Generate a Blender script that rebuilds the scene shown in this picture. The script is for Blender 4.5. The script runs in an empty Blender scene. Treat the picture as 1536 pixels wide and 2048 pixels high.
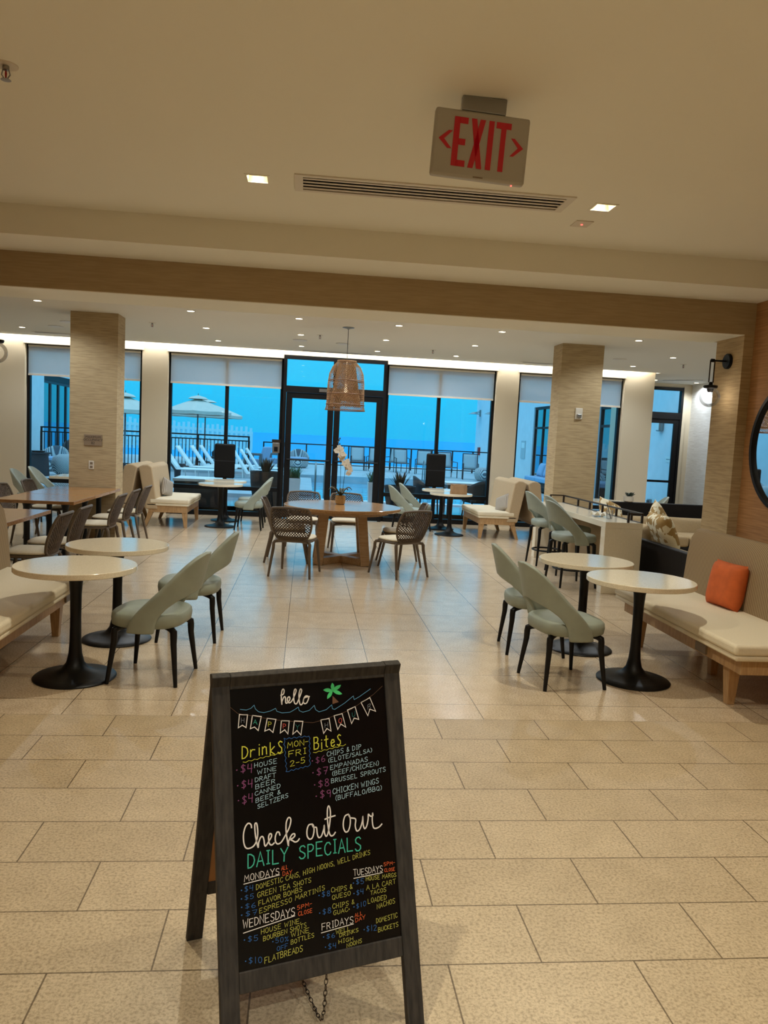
import bpy, math, random
from mathutils import Vector, Matrix
random.seed(7)
SC = bpy.context.scene
COL = SC.collection
PI = math.pi

# ------------------------------------------------------------------ camera
cam_d = bpy.data.cameras.new('camera')
cam = bpy.data.objects.new('camera', cam_d); COL.objects.link(cam)
cam_d.sensor_fit = 'VERTICAL'; cam_d.sensor_height = 36.0
cam_d.lens = 36.0*1541.5/2048.0
cam_d.clip_start = 0.05; cam_d.clip_end = 30000
YAW, PIT, ROL, EYE = 0.103695905, 0.0951421262, 0.0494100288, 1.643
_f = Vector((math.sin(YAW)*math.cos(PIT), math.cos(YAW)*math.cos(PIT), -math.sin(PIT)))
_r = Vector((math.cos(YAW), -math.sin(YAW), 0)); _u = _r.cross(_f)
_r2 = _r*math.cos(ROL)+_u*math.sin(ROL); _u2 = -_r*math.sin(ROL)+_u*math.cos(ROL)
cam.matrix_world = Matrix(((_r2.x,_u2.x,-_f.x,0),(_r2.y,_u2.y,-_f.y,0),(_r2.z,_u2.z,-_f.z,EYE),(0,0,0,1)))
SC.camera = cam

# ------------------------------------------------------------------ view, sky, light levels
SC.view_settings.view_transform = 'Standard'; SC.view_settings.look = 'None'
SC.view_settings.gamma = 1.0; SC.view_settings.exposure = 0.0; SC.view_settings.use_curve_mapping = False
SC.cycles.max_bounces = 8; SC.cycles.diffuse_bounces = 4; SC.cycles.glossy_bounces = 4
SC.cycles.transparent_max_bounces = 16; SC.cycles.transmission_bounces = 4
SC.cycles.caustics_reflective = False; SC.cycles.caustics_refractive = False
SC.cycles.sample_clamp_indirect = 6.0
SC.cycles.use_denoising = True
SKY_STRENGTH = 1.0
NEAR_W, FAR_W, COVE_W = 102.0, 49.0, 16.0
WARM = (1.0, 0.95, 0.78)
NEUTRAL = (0.92, 0.97, 0.92)
SOFTWARM = (0.92, 1.0, 1.06)
w = bpy.data.worlds.new('sky'); SC.world = w; w.use_nodes = True
nt = w.node_tree; nt.nodes.clear()
tc = nt.nodes.new('ShaderNodeTexCoord'); sx = nt.nodes.new('ShaderNodeSeparateXYZ')
rp = nt.nodes.new('ShaderNodeValToRGB'); bg = nt.nodes.new('ShaderNodeBackground'); ou = nt.nodes.new('ShaderNodeOutputWorld')
nt.links.new(tc.outputs['Generated'], sx.inputs[0]); nt.links.new(sx.outputs['Z'], rp.inputs[0])
nt.links.new(rp.outputs[0], bg.inputs[0]); nt.links.new(bg.outputs[0], ou.inputs[0])
cr = rp.color_ramp
cr.elements[0].position = 0.0; cr.elements[0].color = (0.020, 0.53, 0.98, 1)
cr.elements[1].position = 1.0; cr.elements[1].color = (1.0, 1.55, 2.1, 1)
e = cr.elements.new(0.06); e.color = (0.027, 0.60, 1.03, 1)
e = cr.elements.new(0.25); e.color = (0.038, 0.68, 1.14, 1)
e = cr.elements.new(0.5); e.color = (0.18, 1.0, 1.6, 1)
bg.inputs[1].default_value = SKY_STRENGTH

# ------------------------------------------------------------------ materials
MATS = {}
def s2l(c):
    return tuple(((v/255.0)/12.92 if v/255.0 <= 0.04045 else (((v/255.0)+0.055)/1.055)**2.4) for v in c)
def mat(name, rgb, rough=0.6, metal=0.0, var=0.0, scale=30.0, stretch=(1,1,1), bump=0.0, emit=None, es=0.0, spec=0.5, rgb2=None, detail=3.0, coord='Object', lo=0.35, hi=0.65, alpha=1.0):
    if name in MATS: return MATS[name]
    m = bpy.data.materials.new(name); m.use_nodes = True
    n = m.node_tree; b = n.nodes['Principled BSDF']
    c = s2l(rgb); b.inputs['Base Color'].default_value = (*c, 1)
    b.inputs['Roughness'].default_value = rough; b.inputs['Metallic'].default_value = metal
    b.inputs['Specular IOR Level'].default_value = spec
    if emit: b.inputs['Emission Color'].default_value = (*emit, 1); b.inputs['Emission Strength'].default_value = es
    if var > 0 or bump > 0 or rgb2:
        t = n.nodes.new('ShaderNodeTexCoord'); mp = n.nodes.new('ShaderNodeMapping'); mp.inputs['Scale'].default_value = stretch
        nz = n.nodes.new('ShaderNodeTexNoise'); nz.inputs['Scale'].default_value = scale; nz.inputs['Detail'].default_value = detail
        n.links.new(t.outputs[coord], mp.inputs[0]); n.links.new(mp.outputs[0], nz.inputs[0])
        if var > 0 or rgb2:
            r = n.nodes.new('ShaderNodeValToRGB'); n.links.new(nz.outputs[0], r.inputs[0])
            c2 = s2l(rgb2) if rgb2 else tuple(v*(1-var) for v in c)
            c1 = c if rgb2 else tuple(min(1, v*(1+var*0.6)) for v in c)
            r.color_ramp.elements[0].position = lo; r.color_ramp.elements[1].position = hi
            r.color_ramp.elements[0].color = (*c2, 1); r.color_ramp.elements[1].color = (*c1, 1)
            n.links.new(r.outputs[0], b.inputs['Base Color'])
        if bump > 0:
            bp_ = n.nodes.new('ShaderNodeBump'); bp_.inputs['Strength'].default_value = bump; bp_.inputs['Distance'].default_value = 0.004
            n.links.new(nz.outputs[0], bp_.inputs['Height']); n.links.new(bp_.outputs[0], b.inputs['Normal'])
    MATS[name] = m; return m

def glass_mat(name, tint=(1,1,1), gloss=1.0):
    m = bpy.data.materials.new(name); m.use_nodes = True; n = m.node_tree; n.nodes.clear()
    o = n.nodes.new('ShaderNodeOutputMaterial'); mx = n.nodes.new('ShaderNodeMixShader')
    tr = n.nodes.new('ShaderNodeBsdfTransparent'); gl = n.nodes.new('ShaderNodeBsdfGlossy')
    tr.inputs[0].default_value = (*tint, 1); gl.inputs['Roughness'].default_value = 0.02
    fr = n.nodes.new('ShaderNodeFresnel'); fr.inputs[0].default_value = 1.45
    k = n.nodes.new('ShaderNodeMath'); k.operation = 'MULTIPLY'; k.inputs[1].default_value = gloss
    n.links.new(fr.outputs[0], k.inputs[0]); n.links.new(k.outputs[0], mx.inputs[0]); n.links.new(tr.outputs[0], mx.inputs[1]); n.links.new(gl.outputs[0], mx.inputs[2])
    n.links.new(mx.outputs[0], o.inputs[0]); MATS[name] = m; return m

def shade_mat(name, rgb):
    m = bpy.data.materials.new(name); m.use_nodes = True; n = m.node_tree; n.nodes.clear()
    o = n.nodes.new('ShaderNodeOutputMaterial'); mx = n.nodes.new('ShaderNodeMixShader')
    d = n.nodes.new('ShaderNodeBsdfDiffuse'); t = n.nodes.new('ShaderNodeBsdfTranslucent')
    d.inputs[0].default_value = (*s2l(rgb), 1); t.inputs[0].default_value = (*s2l(rgb), 1); mx.inputs[0].default_value = 0.68
    n.links.new(d.outputs[0], mx.inputs[1]); n.links.new(t.outputs[0], mx.inputs[2]); n.links.new(mx.outputs[0], o.inputs[0])
    MATS[name] = m; return m

def tile_mat(name, rowh, xoff, yoff, offset, rough):
    m = bpy.data.materials.new(name); m.use_nodes = True; n = m.node_tree; b = n.nodes['Principled BSDF']
    t = n.nodes.new('ShaderNodeTexCoord'); mp = n.nodes.new('ShaderNodeMapping'); mp.inputs['Location'].default_value = (xoff, yoff, 0)
    br = n.nodes.new('ShaderNodeTexBrick'); br.offset = offset; br.offset_frequency = 2; br.squash = 1.0
    br.inputs['Scale'].default_value = 1.0; br.inputs['Brick Width'].default_value = 0.61; br.inputs['Row Height'].default_value = rowh
    br.inputs['Mortar Size'].default_value = 0.003; br.inputs['Mortar Smooth'].default_value = 0.2; br.inputs['Bias'].default_value = 0.0
    br.inputs['Color1'].default_value = (*s2l((208,186,152) if rough > .3 else (226,204,174)), 1); br.inputs['Color2'].default_value = (*s2l((198,176,142) if rough > .3 else (216,194,164)), 1)
    br.inputs['Mortar'].default_value = (*s2l((118,98,70)), 1)
    n.links.new(t.outputs['Object'], mp.inputs[0]); n.links.new(mp.outputs[0], br.inputs[0])
    nz = n.nodes.new('ShaderNodeTexNoise'); nz.inputs['Scale'].default_value = 95; nz.inputs['Detail'].default_value = 5; nz.inputs['Roughness'].default_value = 0.7
    n2 = n.nodes.new('ShaderNodeTexNoise'); n2.inputs['Scale'].default_value = 7; n2.inputs['Detail'].default_value = 4
    n.links.new(t.outputs['Object'], nz.inputs[0]); n.links.new(t.outputs['Object'], n2.inputs[0])
    r1 = n.nodes.new('ShaderNodeValToRGB'); r1.color_ramp.elements[0].position = 0.36; r1.color_ramp.elements[1].position = 0.56
    r1.color_ramp.elements[0].color = (0.58,0.55,0.5,1); r1.color_ramp.elements[1].color = (1,1,1,1)
    r2 = n.nodes.new('ShaderNodeValToRGB'); r2.color_ramp.elements[0].position = 0.3; r2.color_ramp.elements[1].position = 0.7
    r2.color_ramp.elements[0].color = (0.86,0.85,0.83,1); r2.color_ramp.elements[1].color = (1.0,1.0,1.0,1)
    n.links.new(nz.outputs[0], r1.inputs[0]); n.links.new(n2.outputs[0], r2.inputs[0])
    m1 = n.nodes.new('ShaderNodeMixRGB'); m1.blend_type = 'MULTIPLY'; m1.inputs[0].default_value = 1
    m2 = n.nodes.new('ShaderNodeMixRGB'); m2.blend_type = 'MULTIPLY'; m2.inputs[0].default_value = 1
    n.links.new(br.outputs['Color'], m1.inputs[1]); n.links.new(r1.outputs[0], m1.inputs[2])
    n.links.new(m1.outputs[0], m2.inputs[1]); n.links.new(r2.outputs[0], m2.inputs[2]); n.links.new(m2.outputs[0], b.inputs['Base Color'])
    bu = n.nodes.new('ShaderNodeBump'); bu.inputs['Strength'].default_value = 0.25 if rough > .3 else 0.10; bu.inputs['Distance'].default_value = 0.002
    iv = n.nodes.new('ShaderNodeMath'); iv.operation = 'MULTIPLY_ADD'; iv.inputs[1].default_value = -1.0
    n.links.new(br.outputs['Fac'], iv.inputs[0]); n.links.new(nz.outputs[0], iv.inputs[2])
    n.links.new(iv.outputs[0], bu.inputs['Height']); n.links.new(bu.outputs[0], b.inputs['Normal'])
    b.inputs['Roughness'].default_value = rough; b.inputs['Specular IOR Level'].default_value = 0.9 if rough < .3 else 0.5
    MATS[name] = m; return m

def stripe_mat(name, rgb, rgb2, freq, axis='X', rough=0.8, lo=0.4, hi=0.6, dist=0.0, coord='Object'):
    m = bpy.data.materials.new(name); m.use_nodes = True; n = m.node_tree; b = n.nodes['Principled BSDF']
    t = n.nodes.new('ShaderNodeTexCoord'); wv = n.nodes.new('ShaderNodeTexWave'); wv.wave_type = 'BANDS'; wv.bands_direction = axis
    wv.inputs['Scale'].default_value = freq; wv.inputs['Distortion'].default_value = dist; wv.inputs['Detail'].default_value = 2
    r = n.nodes.new('ShaderNodeValToRGB'); r.color_ramp.elements[0].position = lo; r.color_ramp.elements[1].position = hi
    r.color_ramp.elements[0].color = (*s2l(rgb), 1); r.color_ramp.elements[1].color = (*s2l(rgb2), 1)
    n.links.new(t.outputs[coord], wv.inputs[0]); n.links.new(wv.outputs[0], r.inputs[0]); n.links.new(r.outputs[0], b.inputs['Base Color'])
    b.inputs['Roughness'].default_value = rough; MATS[name] = m; return m

def pattern_mat(name, rgb, rgb2):
    m = bpy.data.materials.new(name); m.use_nodes = True; n = m.node_tree; b = n.nodes['Principled BSDF']
    t = n.nodes.new('ShaderNodeTexCoord'); v = n.nodes.new('ShaderNodeTexVoronoi'); v.inputs['Scale'].default_value = 15; v.distance = 'MANHATTAN'
    r = n.nodes.new('ShaderNodeValToRGB'); r.color_ramp.interpolation = 'CONSTANT'
    r.color_ramp.elements[0].color = (*s2l(rgb2), 1); r.color_ramp.elements[1].position = 0.5; r.color_ramp.elements[1].color = (*s2l(rgb), 1)
    s = n.nodes.new('ShaderNodeSeparateColor')
    n.links.new(t.outputs['Object'], v.inputs[0]); n.links.new(v.outputs['Color'], s.inputs[0]); n.links.new(s.outputs[0], r.inputs[0])
    n.links.new(r.outputs[0], b.inputs['Base Color']); b.inputs['Roughness'].default_value = 0.9; MATS[name] = m; return m

G = dict(coord='Object')
CEILNEAR = mat('painted plaster cream', (240,238,226), 0.9, bump=0.03, scale=140)
CEILFAR = mat('painted plaster white', (228,226,218), 0.9)
WALLP = mat('painted wall cream', (214,202,178), 0.85)
GRASS = mat('grasscloth beige', (184,162,124), 0.85, scale=5, stretch=(1,1,16), bump=0.35, rgb2=(164,142,106), detail=7, lo=.36, hi=.56)
GRASSW = mat('grasscloth pale', (226,226,224), 0.85, scale=5, stretch=(1,1,16), bump=0.3, rgb2=(208,206,202), detail=5)
GRASSB = mat('grasscloth brown', (178,158,124), 0.85, scale=5, stretch=(1,1,16), bump=0.25, rgb2=(168,148,114), detail=5)
ORANGEW = mat('ribbed brown wall', (184,138,92), 0.75, scale=4, stretch=(1,1,24), bump=0.4, rgb2=(160,116,74), detail=4)
BLACKM = mat('black aluminium', (10,10,12), 0.5, spec=0.25)
WHITEP = mat('white painted metal', (222,216,204), 0.5)
GLASS = glass_mat('window glass')
CLEAR = glass_mat('clear globe glass', (0.98,0.98,0.98), 0.75)
FACADE = glass_mat('coated facade glass', (0.8,0.85,0.88), 3.2)
SHADE = shade_mat('roller shade cloth', (246,246,246))
TILEA = tile_mat('large square tile', 0.61, 0.102+61, 61-5.86114737+0.61*20, 0.0, 0.17)
TILEB = tile_mat('running bond tile', 0.305, 0.102+61, -4.38344824+0.305*101, 0.5, 0.42)
SAGE = mat('sage vinyl', (144,151,138), 0.55, var=0.08, scale=8)
SAGEL = mat('pale grey green vinyl', (160,166,154), 0.55, var=0.08, scale=8)
BLKWOOD = mat('black stained wood', (10,9,9), 0.45, spec=0.3)
TRUMPET = mat('black cast iron', (9,9,10), 0.42, spec=0.3)
QUARTZ = mat('speckled quartz', (240,230,208), 0.12, scale=160, rgb2=(222,210,184))
RATTAN = mat('brown woven resin', (88,70,52), 0.6, var=0.25, scale=40)
TAUPE = mat('taupe resin frame', (96,80,62), 0.5)
CUSH = mat('cream cushion fabric', (214,200,172), 0.9, var=0.06, scale=60)
OAK = mat('light oak', (178,146,108), 0.45, scale=9, stretch=(1,9,9), rgb2=(160,122,78), detail=4)
OAKLEG = mat('pale oak leg', (192,156,112), 0.5, scale=9, stretch=(9,9,1), rgb2=(170,134,92), detail=4)
OAKTOP = mat('honey oak top', (172,126,80), 0.15, scale=7, stretch=(2,14,14), rgb2=(138,95,54), detail=4)
ROUNDTOP = mat('oak round top', (176,134,88), 0.16, scale=6, stretch=(14,2,14), rgb2=(150,108,66), detail=4)
BENCHSEAT = mat('oatmeal upholstery', (228,216,190), 0.85, var=0.05, scale=120)
BENCHBACK = stripe_mat('striped bench fabric', (164,142,108), (128,106,78), 15, 'Y', 0.9, dist=.6)
BENCHSIDE = mat('greige bench fabric', (186,164,132), 0.9, var=0.06, scale=90)
ORANGE = mat('orange cloth', (204,98,44), 0.85, var=0.1, scale=14)
SLATE = mat('slate grey wood', (60,54,48), 0.65, spec=0.3, scale=14, stretch=(6,6,1), rgb2=(40,36,32), detail=5, bump=0.3)
BOARD = mat('black writing board', (3,3,4), 0.22, spec=0.35)
STEEL = mat('brushed steel', (150,150,148), 0.35, 0.9)
DKBRONZE = mat('dark bronze metal', (58,46,36), 0.4, 0.6)
PLAST = mat('white plastic', (214,206,190), 0.4)
GREYPL = mat('grey plastic plate', (128,112,92), 0.5)
WICKER = mat('black brown wicker', (18,13,11), 0.6, spec=0.25, var=0.4, scale=60, stretch=(4,4,1))
CUSHB = mat('tan sofa cushion', (178,154,116), 0.9, var=0.06, scale=60)
PATT = pattern_mat('camel and cream pattern', (232,220,188), (166,132,76))
PINST = stripe_mat('grey striped cloth', (196,188,176), (120,110,100), 22, 'X', 0.9)
CANE = mat('natural cane', (160,122,80), 0.6, var=0.3, scale=50)
CANED = mat('dark cane ring', (120,82,48), 0.55)
LEAF = mat('dark green leaf', (30,44,24), 0.45, var=0.2, scale=20)
LEAFB = mat('garden grass green', (66,112,70), 0.6, var=0.3, scale=20)
PETAL = mat('white orchid petal', (236,226,206), 0.6)
DIMBULB = mat('dim warm bulb', (255,236,200), 0.4, emit=(1.0,0.80,0.55), es=1.3)
GOLD = mat('gold pot', (176,140,88), 0.45, 0.3, var=0.2, scale=50)
WHITEC = mat('white outdoor paint', (236,236,232), 0.6)
STUCCO = mat('white stucco', (226,230,232), 0.85, var=0.04, scale=4, bump=0.2)
WHITESL = mat('white sling mesh', (238,238,236), 0.7)
GREYSL = stripe_mat('striped sling cloth', (214,214,210), (96,104,112), 9, 'Y', 0.8)
SLINGT = mat('pale grey sling', (190,198,200), 0.8, var=0.05, scale=50)
DKGREY = mat('charcoal metal', (34,38,44), 0.5)
TEAKG = mat('weathered teak', (106,112,116), 0.7, var=0.2, scale=20)
CANVAS = mat('umbrella canvas', (214,206,192), 0.85, var=0.04, scale=6)
DECK = mat('wet deck paver', (150,158,164), 0.12, var=0.15, scale=1.5)
DECKD = mat('dry deck paver', (176,182,186), 0.5, var=0.1, scale=2)
DKPOT = mat('dark grey woven pot', (62,66,70), 0.7, var=0.3, scale=70)
BLUEC = mat('blue outdoor cushion', (150,176,205), 0.85)
PAPER = mat('brown kraft paper', (152,118,82), 0.8, var=0.12, scale=12)
RED = mat('red enamel', (170,30,28), 0.5)
MIRROR = mat('mirror glass', (235,238,240), 0.01, 1.0)
LEDW = mat('lamp lens', (255,244,220), 0.4, emit=(1.0,0.86,0.62), es=14.0)
COVE = mat('cove led', (255,240,215), 0.4, emit=(1.0,0.84,0.60), es=9.0)
BULB = mat('lamp filament', (255,244,220), 0.4, emit=(1.0,0.88,0.74), es=3.0)
EXITR = mat('exit letter red', (140,10,12), 0.4, emit=(0.75,0.01,0.015), es=0.10)
LEDR = mat('red indicator', (255,60,50), 0.4, emit=(1.0,0.16,0.12), es=1.6)
REFL = mat('downlight reflector', (235,215,165), 0.35)
def ocean_mat(name, rgb, rough, sc, st):
    m = mat(name, rgb, rough, spec=0.5 if rough < .5 else 0.15); n = m.node_tree; b = n.nodes['Principled BSDF']
    t = n.nodes.new('ShaderNodeTexCoord'); mp = n.nodes.new('ShaderNodeMapping'); mp.inputs['Scale'].default_value = (0.4,1,1)
    z = n.nodes.new('ShaderNodeTexNoise'); z.inputs['Scale'].default_value = sc; z.inputs['Detail'].default_value = 4
    u = n.nodes.new('ShaderNodeBump'); u.inputs['Strength'].default_value = st; u.inputs['Distance'].default_value = 0.1
    n.links.new(t.outputs['Object'], mp.inputs[0]); n.links.new(mp.outputs[0], z.inputs[0]); n.links.new(z.outputs[0], u.inputs['Height']); n.links.new(u.outputs[0], b.inputs['Normal'])
    return m
SEA = ocean_mat('sea water', (0,158,208), 0.7, 0.5, 0.6)
POOL = ocean_mat('pool water', (110,190,220), 0.06, 1.6, 0.35)

# ------------------------------------------------------------------ mesh builder
class MB:
    def __init__(s): s.v = []; s.f = []
    def add(s, vs, fs):
        k = len(s.v); s.v += [tuple(p) for p in vs]; s.f += [tuple(i+k for i in f) for f in fs]; return s
    def box(s, x0, x1, y0, y1, z0, z1):
        return s.add([(x0,y0,z0),(x1,y0,z0),(x1,y1,z0),(x0,y1,z0),(x0,y0,z1),(x1,y0,z1),(x1,y1,z1),(x0,y1,z1)],
                     [(0,3,2,1),(4,5,6,7),(0,1,5,4),(1,2,6,5),(2,3,7,6),(3,0,4,7)])
    def beam(s, p, q, wx, wy, wx2=None, wy2=None):   # a square bar from p to q, wx across X, wy across Y
        wx2 = wx if wx2 is None else wx2; wy2 = wy if wy2 is None else wy2
        a = [(p[0]+i*wx/2, p[1]+j*wy/2, p[2]) for i, j in ((-1,-1),(1,-1),(1,1),(-1,1))]
        b = [(q[0]+i*wx2/2, q[1]+j*wy2/2, q[2]) for i, j in ((-1,-1),(1,-1),(1,1),(-1,1))]
        if p[2] > q[2]: a, b = b, a
        return s.add(a+b, [(0,3,2,1),(4,5,6,7),(0,1,5,4),(1,2,6,5),(2,3,7,6),(3,0,4,7)])
    def bar(s, p, q, w, h):      # box along p->q, w sideways, h upwards
        p = Vector(p); q = Vector(q); d = (q-p).normalized()
        up = Vector((0,0,1)) if abs(d.z) < 0.95 else Vector((0,1,0))
        x = d.cross(up).normalized(); u = x.cross(d)
        vs = [c + x*(i*w/2) + u*(j*h/2) for c in (p, q) for i, j in ((-1,-1),(1,-1),(1,1),(-1,1))]
        return s.add(vs, [(0,1,2,3),(7,6,5,4),(0,4,5,1),(1,5,6,2),(2,6,7,3),(3,7,4,0)])
    def tube(s, path, r, n=8, cap=True):
        P = [Vector(p) for p in path]; m = len(P); R = r if isinstance(r, (list, tuple)) else [r]*m
        rings = []; prev = None
        for i in range(m):
            d = (P[min(i+1, m-1)]-P[max(i-1, 0)]).normalized()
            if prev is None:
                a = Vector((0,0,1)) if abs(d.z) < 0.9 else Vector((1,0,0)); x = d.cross(a).normalized()
            else:
                x = prev-d*prev.dot(d); x = x.normalized() if x.length > 1e-6 else d.orthogonal().normalized()
            prev = x; y = d.cross(x)
            rings.append([P[i]+(x*math.cos(2*PI*k/n)+y*math.sin(2*PI*k/n))*R[i] for k in range(n)])
        vs = [v for g in rings for v in g]; fs = []
        for i in range(m-1):
            for k in range(n):
                fs.append((i*n+k, i*n+(k+1) % n, (i+1)*n+(k+1) % n, (i+1)*n+k))
        if cap: fs.append(tuple(range(n-1, -1, -1))); fs.append(tuple((m-1)*n+k for k in range(n)))
        return s.add(vs, fs)
    def lathe(s, prof, n=32, c=(0,0,0), close=True):
        vs = []; fs = []
        for (r, z) in prof:
            for k in range(n): vs.append((c[0]+r*math.cos(2*PI*k/n), c[1]+r*math.sin(2*PI*k/n), c[2]+z))
        m = len(prof)
        for i in range(m-1):
            for k in range(n): fs.append((i*n+k, i*n+(k+1) % n, (i+1)*n+(k+1) % n, (i+1)*n+k))
        if close: fs.append(tuple(range(n-1, -1, -1))); fs.append(tuple((m-1)*n+k for k in range(n)))
        return s.add(vs, fs)
    def prism(s, poly, axis, a0, a1):   # polygon in the two other axes, extruded along axis
        def mk(p, a): return {'x': (a, p[0], p[1]), 'y': (p[0], a, p[1]), 'z': (p[0], p[1], a)}[axis]
        n = len(poly); vs = [mk(p, a0) for p in poly]+[mk(p, a1) for p in poly]
        fs = [tuple(range(n-1, -1, -1)), tuple(range(n, 2*n))]+[(i, (i+1) % n, n+(i+1) % n, n+i) for i in range(n)]
        return s.add(vs, fs)
    def grid(s, fn, nu, nv):
        vs = [fn(i/nu, j/nv) for j in range(nv+1) for i in range(nu+1)]
        return s.add(vs, [(j*(nu+1)+i, j*(nu+1)+i+1, (j+1)*(nu+1)+i+1, (j+1)*(nu+1)+i) for j in range(nv) for i in range(nu)])
    def pillow(s, w, h, t, c=(0,0,0), n=12, ex=4.0, m=None):   # inflated cushion in XY, thickness Z
        def f(sg):
            def g(a, b):
                u = a*2-1; v = b*2-1
                k = max(0.0, (1-abs(u)**ex)*(1-abs(v)**ex))**0.5
                pin = 1-0.06*(1-abs(u*v))*0
                p = Vector((u*w/2*(1-0.05*(1-abs(v))*0-0.04*(1-v*v)*abs(u)**3), v*h/2*(1-0.04*(1-u*u)*abs(v)**3), sg*t/2*k))
                if m is not None: p = m @ p
                return (p.x+c[0], p.y+c[1], p.z+c[2])
            return g
        s.grid(f(1), n, n); k = len(s.f); s.grid(f(-1), n, n)
        s.f[k:] = [tuple(reversed(q)) for q in s.f[k:]]
        return s
    def build(s, name, m, parent=None, smooth=40, bevel=0.0, sub=0, solid=0.0, wire=0.0, merge=False, segs=2):
        me = bpy.data.meshes.new(name); me.from_pydata(s.v, [], s.f); me.update()
        if merge:
            import bmesh
            b = bmesh.new(); b.from_mesh(me); bmesh.ops.remove_doubles(b, verts=b.verts, dist=merge if merge is not True else 1e-5)
            bmesh.ops.recalc_face_normals(b, faces=b.faces); b.to_mesh(me); b.free()
        if smooth:
            for p in me.polygons: p.use_smooth = True
            me.set_sharp_from_angle(angle=math.radians(smooth))
        if isinstance(m, (list, tuple)):
            for q in m: me.materials.append(q)
        else: me.materials.append(m)
        o = bpy.data.objects.new(name, me); COL.objects.link(o)
        if parent is not None: o.parent = parent
        if wire:
            d = o.modifiers.new('lattice', 'WIREFRAME'); d.thickness = wire; d.use_even_offset = False; d.use_replace = True
        if solid:
            d = o.modifiers.new('thickness', 'SOLIDIFY'); d.thickness = solid; d.offset = 0
        if bevel:
            d = o.modifiers.new('edge', 'BEVEL'); d.width = bevel; d.segments = segs; d.limit_method = 'ANGLE'; d.angle_limit = math.radians(35); d.harden_normals = False
        if sub:
            d = o.modifiers.new('round', 'SUBSURF'); d.levels = sub; d.render_levels = sub
        return o

def tag(o, label=None, cat=None, group=None, kind=None):
    if label: o['label'] = label
    if cat: o['category'] = cat
    if group: o['group'] = group
    if kind: o['kind'] = kind
    return o
def thing(name, label, cat, loc=(0,0,0), rz=0.0, group=None, kind=None):
    o = bpy.data.objects.new(name, None); COL.objects.link(o); o.empty_display_size = 0.1
    o.location = loc; o.rotation_euler = (0, 0, math.radians(rz))
    return tag(o, label, cat, group, kind)
def struct(o, label=None, cat=None): return tag(o, label, cat, None, 'structure')
KIDS = {}
def copy_tree(o, parent=None):
    c = o.copy(); COL.objects.link(c); c.parent = parent
    for ch in [x for x in bpy.data.objects if x.parent == o]: copy_tree(ch, c)
    return c
def place(proto, loc, rz, label, group=None):
    o = proto if not proto.get('_used') else copy_tree(proto)
    proto['_used'] = 1
    o.location = loc; o.rotation_euler = (0, 0, math.radians(rz)); o['label'] = label
    if group: o['group'] = group
    return o
def smoothline(P, k=4):
    out = []
    n = len(P)
    for i in range(n-1):
        p0 = P[max(i-1, 0)]; p1 = P[i]; p2 = P[i+1]; p3 = P[min(i+2, n-1)]
        for j in range(k):
            t = j/k
            out.append(tuple(0.5*((2*b)+(-a+c)*t+(2*a-5*b+4*c-d)*t*t+(-a+3*b-3*c+d)*t**3) for a, b, c, d in zip(p0, p1, p2, p3)))
    out.append(tuple(P[-1])); return out
# ------------------------------------------------------------------ the room
WY = 15.05                                   # inner face of the window wall
fl = MB(); fl.add([(-7.2,4.38345,0),(8.8,4.38345,0),(8.8,17.1,0),(-7.2,17.1,0)], [(0,1,2,3)])
fl.add([(-7.2,-4,0),(8.8,-4,0),(8.8,4.38345,0),(-7.2,4.38345,0)], [(0,1,2,3)])
fo = fl.build('floor', [TILEA, TILEB], smooth=0); fo.data.polygons[1].material_index = 1; struct(fo)

def holed(x0, x1, y0, y1, z, holes):         # a downward facing ceiling with rectangular holes
    m = MB(); xs = sorted({x0, x1, *[h[0] for h in holes], *[h[1] for h in holes]}); ys = sorted({y0, y1, *[h[2] for h in holes], *[h[3] for h in holes]})
    for a, b in zip(xs, xs[1:]):
        for c, d in zip(ys, ys[1:]):
            mx, my = (a+b)/2, (c+d)/2
            if any(h[0] < mx < h[1] and h[2] < my < h[3] for h in holes): continue
            m.add([(a,c,z),(a,d,z),(b,d,z),(b,c,z)], [(0,1,2,3)])
    return m
NL = [(-0.36,4.9),(1.81,4.9)]
NLB = [(-0.36,1.95),(1.81,1.95),(-0.36,-1.0),(1.81,-1.0)]  # last pair: unseen lamps added to light the board and the ceiling
holes = [(x-.062,x+.062,y-.065,y+.065) for x, y in NL]+[(-0.10,1.55,4.78,5.02)]
struct(holed(-2.85,3.87,-4,5.88,3.17,holes).build('ceiling', CEILNEAR, smooth=0))
struct(MB().box(-3.2,4.4,-4,5.9,3.42,3.46).build('ceiling', CEILNEAR, smooth=0))          # slab over the fixtures
struct(MB().box(-2.85,3.87,5.88,6.47,2.96,3.42).build('trim_1', CEILNEAR, smooth=0))       # dropped soffit
bm = MB(); bm.box(-2.85,3.87,6.45,7.0,2.69,3.42)
struct(bm.build('trim_2', GRASSB, smooth=0))                                               # brown beam
struct(MB().box(-2.70,3.73,6.452,6.998,2.684,2.692).build('trim_3', CEILNEAR, smooth=0))   # plaster underside of the beam
struct(MB().box(3.73,4.2,6.45,6.90,0,2.69).build('wall_jamb', GRASS, smooth=0))
struct(MB().box(-3.2,-2.70,6.45,6.90,0,2.69).build('wall_jamb', GRASS, smooth=0))
struct(MB().box(3.82,3.9,-4,6.45,0,3.2).build('wall_right', ORANGEW, smooth=0))
struct(MB().box(-2.87,-2.79,-4,6.45,0,3.2).build('wall_left', ORANGEW, smooth=0))
struct(MB().box(-2.87,3.9,-4.1,-4,0,3.2).build('wall_back', WALLP, smooth=0))
struct(MB().box(-7.2,-3.2,6.8,6.9,0,3.2).build('wall_back', WALLP, smooth=0))
struct(MB().box(4.2,8.8,6.8,6.9,0,3.2).build('wall_back', WALLP, smooth=0))
struct(MB().box(-7.3,-7.2,6.8,WY,0,3.4).build('wall_left', WALLP, smooth=0))
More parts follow.
